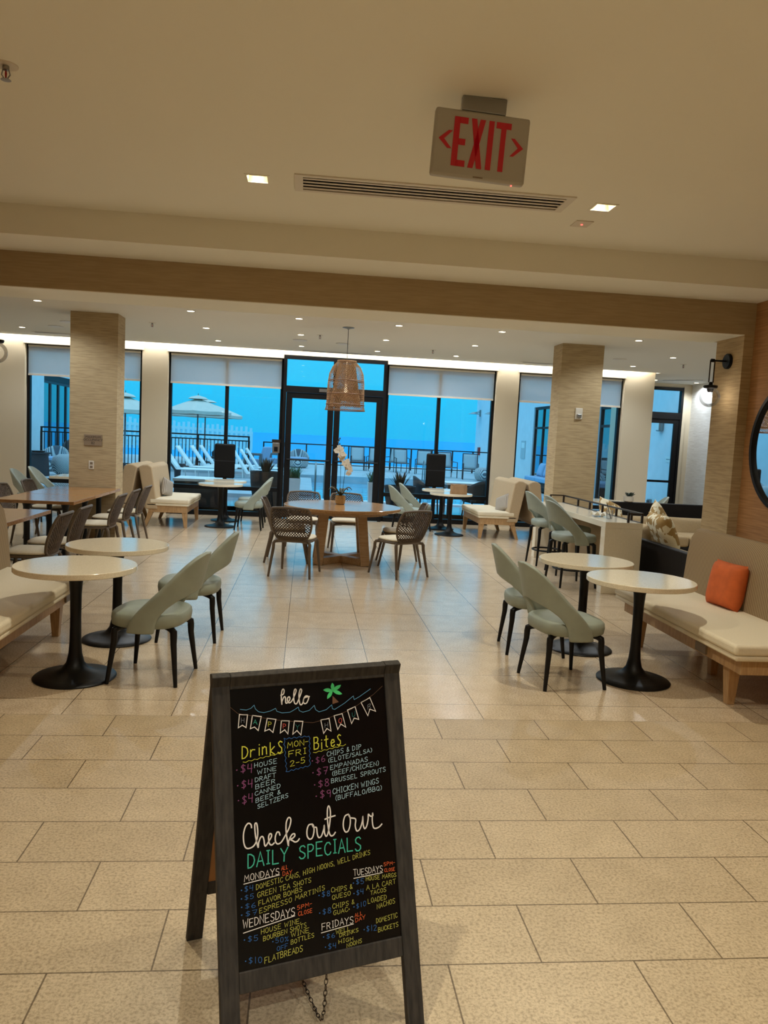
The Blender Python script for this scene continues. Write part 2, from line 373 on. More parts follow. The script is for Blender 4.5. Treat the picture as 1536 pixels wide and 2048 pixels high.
struct(MB().box(8.7,8.8,6.9,17.1,0,3.4).build('wall_right', GRASSW, smooth=0))
# far ceiling, stopping short of the window wall for the light cove
fc = MB(); fc.box(-7.2,6.92,6.95,14.88,3.2,3.24); fc.box(6.92,8.8,6.95,17.1,3.2,3.24); fc.box(-7.2,6.92,14.88,15.3,3.42,3.46)
fc.box(-7.2,6.92,14.88,14.90,3.24,3.42); fc.box(6.90,6.92,14.9,15.1,3.24,3.42)
struct(fc.build('ceiling', CEILFAR, smooth=0))
cv = MB().box(-7.0,6.85,14.905,14.93,3.30,3.33).build('cove_light', COVE, smooth=0)
tag(cv, 'warm led strip glowing in the cove along the top of the window wall', 'light')
ld = bpy.data.lights.new('cove_glow', 'AREA'); ld.shape = 'RECTANGLE'; ld.size = 13.6; ld.size_y = 0.06; ld.energy = COVE_W*6; ld.color = SOFTWARM
lo = bpy.data.objects.new('cove_glow', ld); COL.objects.link(lo); lo.parent = cv
lo.location = (-0.1, 14.97, 3.36); lo.rotation_euler = (math.radians(14), 0, 0)
# window wall
OP = [(-5.24,-3.13),(-2.65,-0.49),(-0.49,1.50),(1.50,3.67),(4.12,6.28)]
ww = MB(); T0, T1 = WY, WY+0.24
edges = [-7.2,-5.24,-3.13,-2.65,3.67,4.12,6.28,6.90]
for a, b in ((-7.2,-5.24),(-3.13,-2.65),(3.67,4.12),(6.28,6.90)): ww.box(a,b,T0,T1,0,3.07)
ww.box(-7.2,-0.49,T0,T1,3.07,3.44); ww.box(1.5,6.9,T0,T1,3.07,3.44); ww.box(-0.49,1.5,T0,T1,3.14,3.44)
ww.box(6.82,6.90,T1,17.0,0,3.2)
struct(ww.build('wall_front', WALLP, smooth=0))
va = MB()
for a, b in ((-5.27,-3.10),(-2.67,-0.50),(1.51,3.69),(4.10,6.30)): va.box(a,b,WY-0.012,WY,3.07,3.165)
struct(va.build('trim_4', WHITEP, smooth=0))
def window(i, a, b, mull, sill):
    r = thing('window_%d' % i, None, None); struct(r)
    f = MB(); y0, y1 = WY+0.10, WY+0.20; t = 0.055
    f.box(a,a+t,y0,y1,0,3.07); f.box(b-t,b,y0,y1,0,3.07); f.box(a+t,b-t,y0,y1,3.0,3.07); f.box(a+t,b-t,y0-.03,y1,0,0.09)
    f.build('window_frame', BLACKM, r, smooth=0)
    f = MB(); f.box(a+t,b-t,y0,y1,sill,sill+0.075); f.build('transom_bar', BLACKM, r, smooth=0)
    xs = [a+t, b-t]
    if mull:
        f = MB(); f.box(mull-0.032,mull+0.032,y0+.001,y1-.001,0.09,3.0); f.build('mullion', BLACKM, r, smooth=0)
        xs = [a+t, mull-0.032, mull+0.032, b-t]
    for k in range(0, len(xs), 2):
        for z0, z1 in ((0.09,sill),(sill+0.075,3.0)):
            MB().box(xs[k],xs[k+1],y0+.045,y0+.051,z0,z1).build('pane', GLASS, r, smooth=0)
    return r
window(1,*OP[0],None,0.50); window(2,*OP[1],-1.56,0.50); window(3,*OP[3],2.56,0.50); window(4,*OP[4],5.2,0.42)
WNAME = ['the far left window, behind the left pillar','the window left of the glass doors','the window right of the glass doors','the window behind the right pillar']
for i, k in enumerate((0,1,3,4)):
    a, b = OP[k]
    r = thing('roller_shade','pale roller shade of '+WNAME[i],'window shade',((a+b)/2,WY+.06,2.5),0,'roller shades of the window wall')
    hw = (b-a)/2-0.04
    sh = MB()
    sh.add([(-hw,0,.02),(hw,0,.02),(hw,0,.55),(-hw,0,.55)],[(0,1,2,3)])
    sh.build('shade_cloth', SHADE, r, smooth=0)
    MB().add([(-hw,.012,.44),(hw,.012,.44),(hw,.012,.55),(-hw,.012,.55)],[(0,1,2,3)]).build('shade_lining', SHADE, r, smooth=0)
    MB().box(-hw,hw,-.012,.012,-.01,.022).build('hem_bar', WHITEP, r, smooth=0)
    MB().tube([(-hw,.0,.535),(hw,.0,.535)],0.022,10).build('roller_tube', WHITEP, r)
# glass double door
a, b = OP[2]; d = thing('door_1', None, None); struct(d)
y0, y1 = WY-0.01, WY+0.12
f = MB(); f.box(a,a+.06,y0,y1,0,3.14); f.box(b-.06,b,y0,y1,0,3.14); f.box(a+.06,b-.06,y0,y1,3.07,3.14); f.box(a+.06,b-.06,y0,y1,2.44,2.56)
f.box(0.46,0.53,y0,y1,2.56,3.07); f.build('door_frame', BLACKM, d, smooth=0)
for xa, xb in ((a+.06,0.46),(0.53,b-.06)): MB().box(xa,xb,y0+.06,y0+.066,2.56,3.07).build('transom_pane', GLASS, d, smooth=0)
for xa, xb, hx in ((a+.065,0.49,0.43),(0.50,b-.065,0.56)):
    lf = MB(); s_ = 0.115; ya, yb = y0+.03, y0+.08
    lf.box(xa,xa+s_,ya,yb,0.01,2.435); lf.box(xb-s_,xb,ya,yb,0.01,2.435); lf.box(xa+s_,xb-s_,ya,yb,2.33,2.435); lf.box(xa+s_,xb-s_,ya,yb,0.01,0.16)
    leaf = lf.build('door_leaf', BLACKM, d, smooth=0)
    MB().box(xa+s_,xb-s_,ya+.022,ya+.028,0.16,2.33).build('door_pane', GLASS, leaf, smooth=0)
    MB().tube([(xa+.05,ya,1.15),(xa+.05,ya-.05,1.15),(xb-.05,ya-.05,1.15),(xb-.05,ya,1.15)],0.016,8).build('push_bar', BLACKM, leaf)
MB().box(0.20,0.36,y0-.012,y0+.0,2.47,2.53).build('door_closer_cover', STEEL, d, smooth=0)
# side door at the far right, behind the end of the window wall
d = thing('door_2', None, None); struct(d)
f = MB(); y0, y1 = 16.98, 17.1; a, b = 7.1, 8.52
f.box(a,a+.1,y0,y1,0,3.12); f.box(b-.07,b,y0,y1,0,3.12); f.box(a+.1,b-.07,y0,y1,3.05,3.12); f.box(a+.1,b-.07,y0,y1,2.40,2.55); f.build('door_frame', BLACKM, d, smooth=0)
MB().box(a+.1,b-.07,y0+.05,y0+.056,2.55,3.05).build('transom_pane', GLASS, d, smooth=0)
f = MB(); f.box(a+.1,a+.21,y0+.02,y0+.07,.01,2.40); f.box(b-.19,b-.07,y0+.02,y0+.07,.01,2.40); f.box(a+.21,b-.19,y0+.02,y0+.07,2.3,2.40); f.box(a+.21,b-.19,y0+.02,y0+.07,.01,.15); f.box(a+.21,b-.19,y0+.02,y0+.07,.95,1.0)
lf = f.build('door_leaf', BLACKM, d, smooth=0)
for z0, z1 in ((.15,.95),(1.0,2.3)): MB().box(a+.21,b-.19,y0+.042,y0+.048,z0,z1).build('door_pane', GLASS, lf, smooth=0)
f = MB(); f.box(6.9,7.1,17.0,17.1,0,3.2); f.box(8.52,8.7,17.0,17.1,0,3.2); f.box(7.1,8.52,17.0,17.1,3.12,3.2)
struct(f.build('wall_front', WALLP, smooth=0))
struct(MB().box(8.5,8.56,16.97,17.0,0,3.15).build('trim_5', WALLP, smooth=0))
# pillars
struct(MB().box(-3.35,-2.70,11.36,11.78,0,3.2).build('pillar', GRASS, smooth=0))
struct(MB().box(3.77,4.42,11.46,11.88,0,3.2).build('pillar', GRASS, smooth=0))

# ------------------------------------------------------------------ lamps in the ceilings
def spot(parent, loc, wts, col, ang=150, blend=0.5, rad=0.035):
    ld = bpy.data.lights.new('spot_beam', 'SPOT'); ld.energy = wts; ld.color = col; ld.spot_size = math.radians(ang); ld.spot_blend = blend; ld.shadow_soft_size = rad
    o = bpy.data.objects.new('spot_beam', ld); COL.objects.link(o); o.parent = parent; o.location = loc; return o
for i, (x, y) in enumerate(NL+NLB):
    inpic = i < 2
    r = thing('downlight', ['square recessed downlight left of the ceiling air slot, lit','square recessed downlight right of the ceiling air slot, lit'][i] if inpic else ['square ceiling downlight over the sandwich board, left of the pair','square ceiling downlight over the sandwich board, right of the pair','added unseen downlight behind the viewpoint, left','added unseen downlight behind the viewpoint, right'][i-2],'ceiling light',(x,y,3.17),0,'square downlights of the front ceiling')
    f = MB(); a, b = .075, .060; c, e_ = .078, .063
    f.box(-a,-b,-c,c,-.004,0); f.box(b,a,-c,c,-.004,0); f.box(-b,b,-c,-e_,-.004,0); f.box(-b,b,e_,c,-.004,0)
    f.build('trim_ring', CEILNEAR, r, smooth=0)
    if inpic:
        f = MB(); z1, q = .10, .03
        f.add([(-.06,-.063,-.002),(.06,-.063,-.002),(.06,.063,-.002),(-.06,.063,-.002),(-q,-q,z1),(q,-q,z1),(q,q,z1),(-q,q,z1)],[(0,1,5,4),(1,2,6,5),(2,3,7,6),(3,0,4,7)])
        f.build('reflector', REFL, r, smooth=0)
        MB().box(-q,q,-q,q,z1,z1+.01).build('lamp_lens', LEDW, r, smooth=0)
        spot(r,(0,0,.085),5,WARM,100,0.2,.02)
        spot(r,(0,0,-.012),NEAR_W,WARM,132,.6,.022)
    else:
        MB().box(-b,b,-e_,e_,-.003,-.001).build('lamp_lens', LEDW, r, smooth=0)
        spot(r,(0,0,-.012),NEAR_W*(1.0 if y > 0 else 2.2),WARM if y > 0 else NEUTRAL,132,.6,.025)
FARL = [(-3.54,10.6),(-1.6,10.65),(-.17,10.7),(1.2,10.75),(2.64,10.7),(4.62,10.7),(-1.61,12.3),(-.16,12.4),(1.19,12.4),(2.63,12.4),(5.94,12.35),(-1.61,13.92),(-.16,13.98),(1.2,14.05),(2.64,14.05),(5.95,13.95),(-4.82,13.7),(-1.6,9.1),(1.2,9.1),(2.64,9.1),(4.62,9.0),(-3.54,9.0),(7.5,16.35),(8.5,16.45),(7.3,12.4),(7.3,9.2),(-.17,9.1)]
COLN = {-3.54:'in line with the left pillar',-1.6:'over the left settees',-1.61:'over the left settees',-.17:'just left of the pendant',-.16:'just left of the pendant',1.2:'just right of the pendant',1.19:'just right of the pendant',2.64:'over the right settees',2.63:'over the right settees',4.62:'right of the right pillar',5.94:'over the sofa corner',5.95:'over the sofa corner',-4.82:'by the far left window'}
HIDN = {-1.6:'over the left aisle',1.2:'right of the middle',2.64:'over the counter side',4.62:'over the near sofa',-3.54:'over the wood tables',-.17:'in the middle'}  # spots of the unseen lamps added behind the beam to brighten the floor
def rown(y): return 'third row from windows' if y < 11.5 else ('middle row' if y < 13 else 'row nearest windows')
proto = thing('downlight','','ceiling light',(0,0,3.2),0,'small downlights of the far ceiling')
f = MB(); f.lathe([(.062,-.001),(.062,-.006),(.046,-.006),(.046,-.001)],20,close=False); f.build('trim_ring', WHITEP, proto)
MB().lathe([(.0458,-.002),(.0458,-.004),(.001,-.004)],20,close=True).build('lamp_lens', LEDW, proto)
spot(proto,(0,0,-.02),FAR_W,SOFTWARM,150,.6,.03)
for x, y in FARL:
    if x > 7.4 and y > 16: lb = 'small round downlight by the side door, '+('left one' if x < 8 else 'right one')
    elif y < 10: lb = 'unseen downlight added for light behind the brown beam, '+HIDN.get(x,'far right')
    else: lb = 'small ceiling downlight '+COLN.get(x,'at the far right')+', '+rown(y)
    place(proto,(x,y,3.2),0,lb)
# ceiling fittings
r = thing('air_slot','long white linear air slot with four dark gaps in the front ceiling','air vent',(0.725,4.9,3.17))
f = MB(); f.box(-.86,.86,-.155,-.12,-.008,0); f.box(-.86,.86,.12,.155,-.008,0); f.box(-.86,-.81,-.12,.12,-.008,0); f.box(.81,.86,-.12,.12,-.008,0)
f.build('slot_frame', WHITEP, r, smooth=0)
for k in range(4): MB().bar((-.81,-.085+.057*k,-.004),(.81,-.085+.057*k,-.004),.022,.004).build('slot_blade', WHITEP, r, smooth=0)
MB().add([(-.825,-.12,.0),(.825,-.12,.0),(.825,.12,.0),(-.825,.12,.0),(-.825,-.12,.07),(.825,-.12,.07),(.825,.12,.07),(-.825,.12,.07)],[(0,1,5,4),(1,2,6,5),(2,3,7,6),(3,0,4,7),(4,5,6,7)]).build('slot_box', BLACKM, r, smooth=0)
def linear_slot(x, y, L, label, rz=0):
    r = thing('air_slot', label, 'air vent', (x,y,3.2), rz)
    f = MB(); f.box(-L/2,L/2,-.07,-.045,-.006,0); f.box(-L/2,L/2,.045,.07,-.006,0); f.box(-L/2,-L/2+.03,-.045,.045,-.006,0); f.box(L/2-.03,L/2,-.045,.045,-.006,0); f.build('slot_frame', WHITEP, r, smooth=0)
    MB().box(-L/2+.03,L/2-.03,-.045,.045,-.003,-.001).build('slot_gap', DKGREY, r, smooth=0)
linear_slot(.5,14.66,1.35,'dark linear air slot in the ceiling in front of the glass doors')
linear_slot(-4.2,14.3,1.3,'pale linear air slot in the ceiling behind the left pillar')
linear_slot(4.6,14.4,1.3,'linear air slot in the ceiling behind the right pillar')
linear_slot(7.95,16.0,.9,'short slanted air slot in the ceiling by the side door',-40)
r = thing('ceiling_sensor','small square ceiling plate with a red light near the right downlight','sensor',(1.81,5.28,3.17))
MB().box(-.06,.06,-.07,.07,-.006,0).build('cover_plate', PLAST, r, smooth=0, bevel=.002); MB().lathe([(.008,-.006),(.008,-.012),(.001,-.014)],12).build('indicator', LEDR, r)
def sprinkler(x, y, z, label):
    r = thing('sprinkler', label, 'sprinkler', (x,y,z))
    MB().lathe([(.052,0),(.05,-.004),(.03,-.006),(.022,-.004)],24).build('escutcheon', PLAST, r)
    f = MB(); f.lathe([(.014,-.003),(.014,-.02),(.006,-.024)],12); f.tube([(-.012,0,-.018),(-.018,0,-.04),(-.004,0,-.06)],.003,6); f.tube([(.012,0,-.018),(.018,0,-.04),(.004,0,-.06)],.003,6); f.build('sprinkler_frame', STEEL, r)
    f = MB(); f.lathe([(.02,-.06),(.022,-.062),(.004,-.064)],14); f.build('deflector', STEEL, r)
    MB().lathe([(.003,-.024),(.005,-.035),(.003,-.058)],8).build('glass_bulb', RED, r)
sprinkler(-1.36,3.66,3.17,'brass sprinkler head on the front ceiling at the left edge')
sprinkler(2.1,13.36,3.2,'small ceiling sprinkler right of the pendant lamp')
sprinkler(6.56,13.22,3.2,'small ceiling sprinkler near the wall lamp, far right')
sprinkler(-2.38,12.1,3.2,'small ceiling sprinkler just right of the left pillar')
sprinkler(.14,12.3,3.2,'small ceiling sprinkler left of the pendant cord')
for x, y, l in ((-.18,13.1,'round white ceiling speaker left of the pendant lamp'),(5.3,13.0,'round white ceiling speaker right of the right pillar'),(-3.75,12.6,'round ceiling disc left of the left pillar, nearer one'),(-4.15,13.3,'round ceiling disc left of the left pillar, farther one'),(.54,13.25,'small round ceiling disc just behind the pendant cord')):
    r = thing('ceiling_speaker', l, 'speaker', (x,y,3.2)); MB().lathe([(.12,0),(.12,-.006),(.105,-.008)],28).build('speaker_rim', PLAST, r); MB().lathe([(.104,-.005),(.001,-.0055)],28).build('speaker_grille', GREYPL, r)
# exit sign
r = thing('exit_sign','grey hanging EXIT sign with red letters and two red arrows','sign',(0.725,3.52,3.105)); r.rotation_euler = (0, math.radians(2.6), 0)
HW, HT = .215, .29
MB().box(-.10,.10,.0,.045,-.002,.066).build('ceiling_mount', STEEL, r, smooth=0, bevel=.004)
MB().box(-HW,HW,.0,.045,-HT,0).build('sign_housing', mat('exit sign grey', (176,172,162), .5), r, smooth=30, bevel=.012)
MB().box(-.022,.022,-.002,.0,-HT+.004,-HT+.01).build('test_strip', GREYPL, r, smooth=0)
def ext(polys, name, m):
    b = MB()
    for p in polys: b.prism(p,'y',-.003,.001)
    return b.build(name, m, r, smooth=0)
def bx(x0,x1,z0,z1): return [(x0,z0),(x1,z0),(x1,z1),(x0,z1)]
zt, zb = -.035, -.245; S = .026
ext([bx(-.128,-.128+S,zb,zt), bx(-.106,-.066,zt-S,zt), bx(-.106,-.072,(zt+zb)/2-S/2,(zt+zb)/2+S/2), bx(-.106,-.066,zb,zb+S)],'letter',EXITR)
x0, x1 = -.052, .012
ext([[(x0,zt),(x0+.024,zt),(x1,zb),(x1-.024,zb)],[(x1-.024,zt),(x1,zt),(x0+.024,zb),(x0,zb)]],'letter',EXITR)
ext([bx(.028,.052,zb,zt)],'letter',EXITR)
ext([bx(.062,.130,zt-S,zt), bx(.085,.108,zb,zt-S)],'letter',EXITR)
zm = -.135
ext([[(-.192,zm),(-.150,zm+.038),(-.132,zm+.038),(-.168,zm),(-.132,zm-.038),(-.150,zm-.038)]],'arrow',EXITR)
ext([[(.192,zm),(.150,zm+.038),(.134,zm+.038),(.168,zm),(.134,zm-.038),(.150,zm-.038)]],'arrow',EXITR)
MB().lathe([(.004,0),(.004,-.005),(.001,-.006)],10,(.16,.02,-HT)).build('indicator', LEDR, r)
# ------------------------------------------------------------------ chairs
def lerp_tab(tab, z):
    for (a, va), (b, vb) in zip(tab, tab[1:]):
        if z <= b: return va+(vb-va)*(z-a)/(b-a)
    return tab[-1][1]
def shell_back(seat):            # curved back shell wrapping round the seat, with the arched opening; seat = height of seat top
    OUT = [(-.12,106),(-.05,101),(.02,92),(.10,79),(.18,66),(.26,53),(.32,41),(.36,28),(.378,16),(.385,4)]
    INN = [(-.12,66),(-.05,64),(.0,60),(.05,52),(.09,40),(.115,26),(.133,11),(.141,0),(.4,0)]
    zs = [-.12,-.09,-.06,-.03,0,.03,.05,.07,.09,.105,.115,.125,.133,.141,.17,.20,.23,.26,.29,.32,.345,.36,.37,.378,.385]
    b = MB(); n = 7
    for sg in (-1, 1):
        rows = []
        for z in zs:
            o = lerp_tab(OUT, z); i = lerp_tab(INN, z); row = []
            for k in range(n+1):
                a = math.radians(i+(o-i)*k/n); R = .262-.02*max(0, z)/.385
                row.append((sg*R*math.sin(a)*1.02, -R*math.cos(a)-.30*max(0, z+.02)*math.cos(a*.6)+.02, seat+z))
            rows.append(row)
        vs = [p for q in rows for p in q]; m = n+1
        fs = [(j*m+k, j*m+k+1, (j+1)*m+k+1, (j+1)*m+k) for j in range(len(zs)-1) for k in range(n)]
        if sg < 0: fs = [tuple(reversed(f)) for f in fs]
        b.add(vs, fs)
    return b
def seat_pad(seat, w, d, t):
    b = MB(); N = 40
    def ring(k, z):
        return [((w/2*k)*math.copysign(abs(math.cos(2*PI*i/N))**.62, math.cos(2*PI*i/N))*(1-.07*(math.sin(2*PI*i/N) < 0)*abs(math.sin(2*PI*i/N))), (d/2*k)*math.copysign(abs(math.sin(2*PI*i/N))**.62, math.sin(2*PI*i/N))+.015, z) for i in range(N)]
    lv = [(.02,seat-t),(.9,seat-t),(.98,seat-t+.012),(1.0,seat-t*.5),(.985,seat-.016),(.93,seat-.003),(.6,seat+.006),(.02,seat+.008)]
    vs = [p for k, z in lv for p in ring(k, z)]
    fs = [(j*N+i, j*N+(i+1) % N, (j+1)*N+(i+1) % N, (j+1)*N+i) for j in range(len(lv)-1) for i in range(N)]
    return b.add(vs, fs)
def shell_chair(name, label, m, seat=.465, group=None, stool=False):
    r = thing(name, label, 'bar stool' if stool else 'chair', (0,0,0), 0, group)
    seat_pad(seat,.50,.47,.095).build('seat', m, r, smooth=60)
    shell_back(seat).build('backrest', m, r, smooth=70, solid=.032, merge=1e-4, sub=1)
    zt = seat-.10
    MB().box(-.15,.15,-.13,.15,zt-.0,zt+.012).build('seat_plate', BLKWOOD, r, smooth=0)
    k = 1.0 if not stool else 1.0
    for sx_, sy in ((-1,1),(1,1),(-1,-1),(1,-1)):
        e = (.232 if sy > 0 else .205); ey = (.222 if sy > 0 else -.218)
        a = Vector((sx_*.10, sy*.09, zt)); c = Vector((sx_*(e-.045), ey-sy*.04, zt-.008)); f = Vector((sx_*e, ey, 0))
        top = c.lerp(f, .10)
        P = [a, a.lerp(c,.6), c.lerp(a,.12), c.lerp(f,.03)+Vector((sx_*.006,sy*.006,0)), c.lerp(f,.10)+Vector((sx_*.005,sy*.005,0)), c.lerp(f,.25), f]
        MB().tube(P, [.013,.017,.021,.023,.022,.020,.0125], 10).build('leg', BLKWOOD, r)
    if stool:
        MB().tube([(.205*math.cos(2*PI*i/28), .20*math.sin(2*PI*i/28), .205) for i in range(29)], .012, 8, cap=False).build('foot_ring', BLKWOOD, r)
    return r
PS = shell_chair('upholstered_chair', '', SAGE, .465, 'sage chairs with an arched opening in the back')
for x, y, rz, lb in (
    (-.95,5.12,80,'sage green chair at the nearest left white table, its back to the aisle'),
    (-.86,6.15,88,'sage green chair at the second left white table, behind the nearest left chair'),
    (1.84,5.16,-80,'sage green chair at the nearest right white table, its back to the aisle'),
    (1.86,5.97,-95,'sage green chair at the second right white table, partly behind the nearest right chair'),
    (-.92,13.18,88,'sage green chair at the left window table, nearer of the pair'),
    (-.93,14.0,88,'sage green chair at the window left of the glass doors, mostly hidden behind its twin'),
    (1.78,13.2,-82,'sage green chair right of the glass doors, half hidden behind the big round oak table'),
    (2.06,13.98,-88,'sage green chair facing the table with the paper bag')):
    place(PS,(x,y,0),rz,lb)
PL = shell_chair('upholstered_chair', '', SAGEL, .465, 'pale chairs by the side windows')
for x, y, rz, lb in (
    (-4.5,13.3,-90,'pale shell chair at far left by the window, left of the pair'),
    (-4.5,14.15,-90,'pale shell chair against the far left window, right of the pair'),
    (6.15,13.3,75,'pale chair behind the sofa, only its curved back showing by the plant pot')):
    place(PL,(x,y,0),rz,lb)
PB = shell_chair('bar_stool', '', SAGE, .63, 'sage stools at the quartz counter', True)
for x, y, rz, lb in (
    (3.20,8.88,-82,'sage counter stool with foot ring at the near end of the quartz counter'),
    (3.40,10.42,-86,'sage counter stool at the far left of the counter, next to the settee'),
    (3.45,9.70,-88,'middle sage counter stool, mostly hidden behind the near stool')):
    place(PB,(x,y,0),rz,lb)

def woven_chair():
    r = thing('woven_dining_chair','', 'chair', (0,0,0), 0, 'brown woven dining chairs')
    # woven back: an egg-shaped curved lattice
    def W(z):
        return lerp_tab([(.42,.13),(.46,.185),(.52,.215),(.60,.235),(.70,.236),(.76,.228),(.80,.205)], z)
    def P(u, z):
        x = u*W(z); return Vector((x, -.215-.34*(z-.42)+1.0*x*x*(1-.4*(z-.42)/.38)-.02*abs(u)**3*0, z))
    NU, NV = 26, 24
    b = MB()
    def fn(a, c):
        return tuple(P(a*2-1, .42+.38*c))
    vs = []; fs = []
    for j in range(NV+1):
        for i in range(NU+1):
            vs.append(fn(i/NU, j/NV))
    # diagonal lattice
    idx = lambda i, j: j*(NU+1)+i
    keep = {}
    for j in range(1, NV):
        for i in range(1, NU):
            if (i+j) % 2 == 0: continue
            fs.append((idx(i-1,j), idx(i,j-1), idx(i+1,j), idx(i,j+1)))
    b.add(vs, fs); lat = b.build('woven_back', RATTAN, r, smooth=0, wire=.0165, merge=1e-6)
    edge = [P(-1, .42+.38*t/10) for t in range(11)]+[P(-1+.25*k, .80+.012*math.sin(PI*k/8)) for k in range(1, 8)]+[P(1, .80-.38*t/10) for t in range(11)]+[P(1-.25*k, .42) for k in range(1, 9)]
    edge[-1] = edge[0]
    MB().tube(edge, .0135, 8, cap=False).build('back_frame', TAUPE, r)
    # ribs that fill the lower bowl
    rb = MB(); rb.grid(lambda a, c: tuple(P((a*2-1)*.97, .42+.05*c)), 10, 2); rb.build('back_band', RATTAN, r, solid=.012)
    sp = MB()
    N = 30
    def ring(k, z, yo=0): return [(.232*k*math.copysign(abs(math.cos(2*PI*i/N))**.6, math.cos(2*PI*i/N)), .225*k*math.copysign(abs(math.sin(2*PI*i/N))**.6, math.sin(2*PI*i/N))+.0+yo, z) for i in range(N)]
    def stack(lv):
        m = MB(); vs = [p for k, z in lv for p in ring(k, z)]
        return m.add(vs, [(j*N+i, j*N+(i+1) % N, (j+1)*N+(i+1) % N, (j+1)*N+i) for j in range(len(lv)-1) for i in range(N)])
    stack([(.02,.402),(.94,.402),(1.0,.412),(1.0,.424),(.96,.43),(.02,.43)]).build('seat', TAUPE, r)
    stack([(.02,.43),(.9,.43),(.97,.44),(.97,.452),(.9,.464),(.5,.47),(.02,.47)]).build('seat_cushion', CUSH, r)
    for sx_, sy in ((-1,1),(1,1),(-1,-1),(1,-1)):
        ex, ey = sx_*(.235 if sy > 0 else .245), sy*.275
        c = Vector((sx_*.205, sy*.19, .405)); f = Vector((ex, ey, 0)); a = Vector((sx_*.09, sy*.10, .398))
        MB().tube([a, a.lerp(c,.7), c+Vector((0,0,-.004)), c.lerp(f,.06)+Vector((sx_*.006,sy*.006,0)), c.lerp(f,.2), f], [.014,.017,.019,.02,.019,.0135], 8).build('leg', TAUPE, r)
    return r
PW = woven_chair()
for x, y, rz, lb in (
    (-.08,9.04,-14,'brown woven chair in front of the round table, back to the viewer, left'),
    (1.16,9.2,33,'brown woven chair in front of the big round table, turned at its right side'),
    (-.20,10.0,-92,'brown woven chair at the left side of the big round table'),
    (-.02,10.98,178,'brown woven chair on the window side of the round table, left of the orchid'),
    (.62,10.98,182,'brown woven chair on the window side of the round table, behind the orchid pot'),
    (1.26,10.02,88,'brown woven chair at the right side of the big round table'),
    (-2.52,7.40,90,'brown woven chair nearest the left bench, right side of the near wood table'),
    (-2.52,8.05,90,'second brown woven chair from the left bench, right side of the near wood table'),
    (-2.52,9.62,90,'brown woven chair at the front right of the long wood table'),
    (-2.52,10.38,90,'brown woven chair in the middle of the right side of the long wood table'),
    (-2.52,11.15,90,'brown woven chair at the far right of the long wood table, by the pillar'),
    (-3.62,10.45,-90,'brown woven chair across the long wood table, leftmost in the picture'),
    (-3.62,11.4,-90,'brown woven chair across the long wood table, in front of the pale shell chairs'),
    (-3.66,7.9,-90,'brown woven chair across the near wood table, only its legs showing')):
    place(PW,(x,y,0),rz,lb)

# ------------------------------------------------------------------ tables
def pedestal(label, R=.375, group=None):
    r = thing('pedestal_table', label, 'table', (0,0,0), 0, group)
    MB().lathe([(.01,.705),(R-.004,.705),(R,.709),(R,.738),(R-.003,.741),(.01,.741)],64).build('tabletop', QUARTZ, r, smooth=30)
    MB().lathe([(.255,0),(.258,.008),(.25,.016),(.20,.024),(.13,.040),(.085,.062),(.056,.10),(.042,.16),(.036,.24),(.034,.40),(.036,.55),(.042,.63),(.055,.68),(.08,.702),(.09,.705)],40).build('pedestal_base', TRUMPET, r)
    return r
PT = pedestal('', .375, 'white topped pedestal tables')
for x, y, lb in ((-1.44,5.06,'round white pedestal table nearest on the left, by the left bench'),(-1.40,6.0,'round white pedestal table just behind the nearest left one'),
    (2.40,5.2,'round white pedestal table nearest on the right, by the bench with the orange pillow'),(2.30,6.02,'round white pedestal table just behind the nearest right one'),
    (-1.43,13.35,'round white pedestal table beside the left settee at the window, nearer one'),(-1.44,14.26,'round white pedestal table at the left window, behind its twin'),
    (2.56,13.35,'round white pedestal table beside the right settee, holding the paper bag'),(2.55,14.22,'round white pedestal table at the right window, behind the one with the bag'),
    (5.25,13.2,'small round white table right of the right pillar')):
    place(PT,(x,y,0),0,lb)
r = thing('dining_table','large round oak dining table on a crossed trapezoid base','table',(.5,10.05,0))
MB().lathe([(.01,.70),(.745,.70),(.765,.712),(.765,.738),(.758,.744),(.01,.744)],72).build('tabletop', ROUNDTOP, r, smooth=30)
MB().lathe([(.01,.655),(.60,.655),(.60,.70),(.01,.70)],48).build('apron', OAK, r, smooth=30)
for k in range(4):
    a = math.radians(45+90*k); c, s_ = math.cos(a), math.sin(a)
    MB().bar((c*.43,s_*.43,0.0),(c*.34,s_*.34,.655),.12,.10).build('leg', OAK, r, smooth=0, bevel=.004)
for k in (0, 1):
    a = math.radians(45+90*k); c, s_ = math.cos(a), math.sin(a)
    MB().bar((c*.39,s_*.39,.045+.001*k),(-c*.39,-s_*.39,.045+.001*k),.12,.09).build('cross_rail', OAK, r, smooth=0, bevel=.004)
def wood_table(x0, x1, y0, y1, label):
    r = thing('communal_table', label, 'table', ((x0+x1)/2,(y0+y1)/2,0), 0, 'honey oak tables on black pedestals')
    a, b = (x1-x0)/2, (y1-y0)/2
    MB().box(-a,a,-b,b,.705,.742).build('tabletop', OAKTOP, r, smooth=0, bevel=.003)
    for s_ in (-1, 1):
        f = MB(); f.lathe([(.22,0),(.22,.012),(.10,.03),(.05,.06),(.036,.12),(.034,.6),(.05,.66),(.10,.70),(.10,.705)],24,(s_*a*.5,0,0)); f.build('pedestal_base', TRUMPET, r)
wood_table(-3.52,-2.59,6.95,8.2,'honey oak table at far left, just behind the left bench')
wood_table(-3.52,-2.63,9.12,9.985,'honey oak table, front section of the long row before the left pillar')
wood_table(-3.52,-2.63,10.0,10.735,'honey oak table, middle section of the long row before the left pillar')
wood_table(-3.52,-2.63,10.75,11.34,'honey oak table, rear section of the long row, touching the left pillar')
r = thing('cafe_table','white rectangular table under the far left window','table',(-3.85,13.75,0))
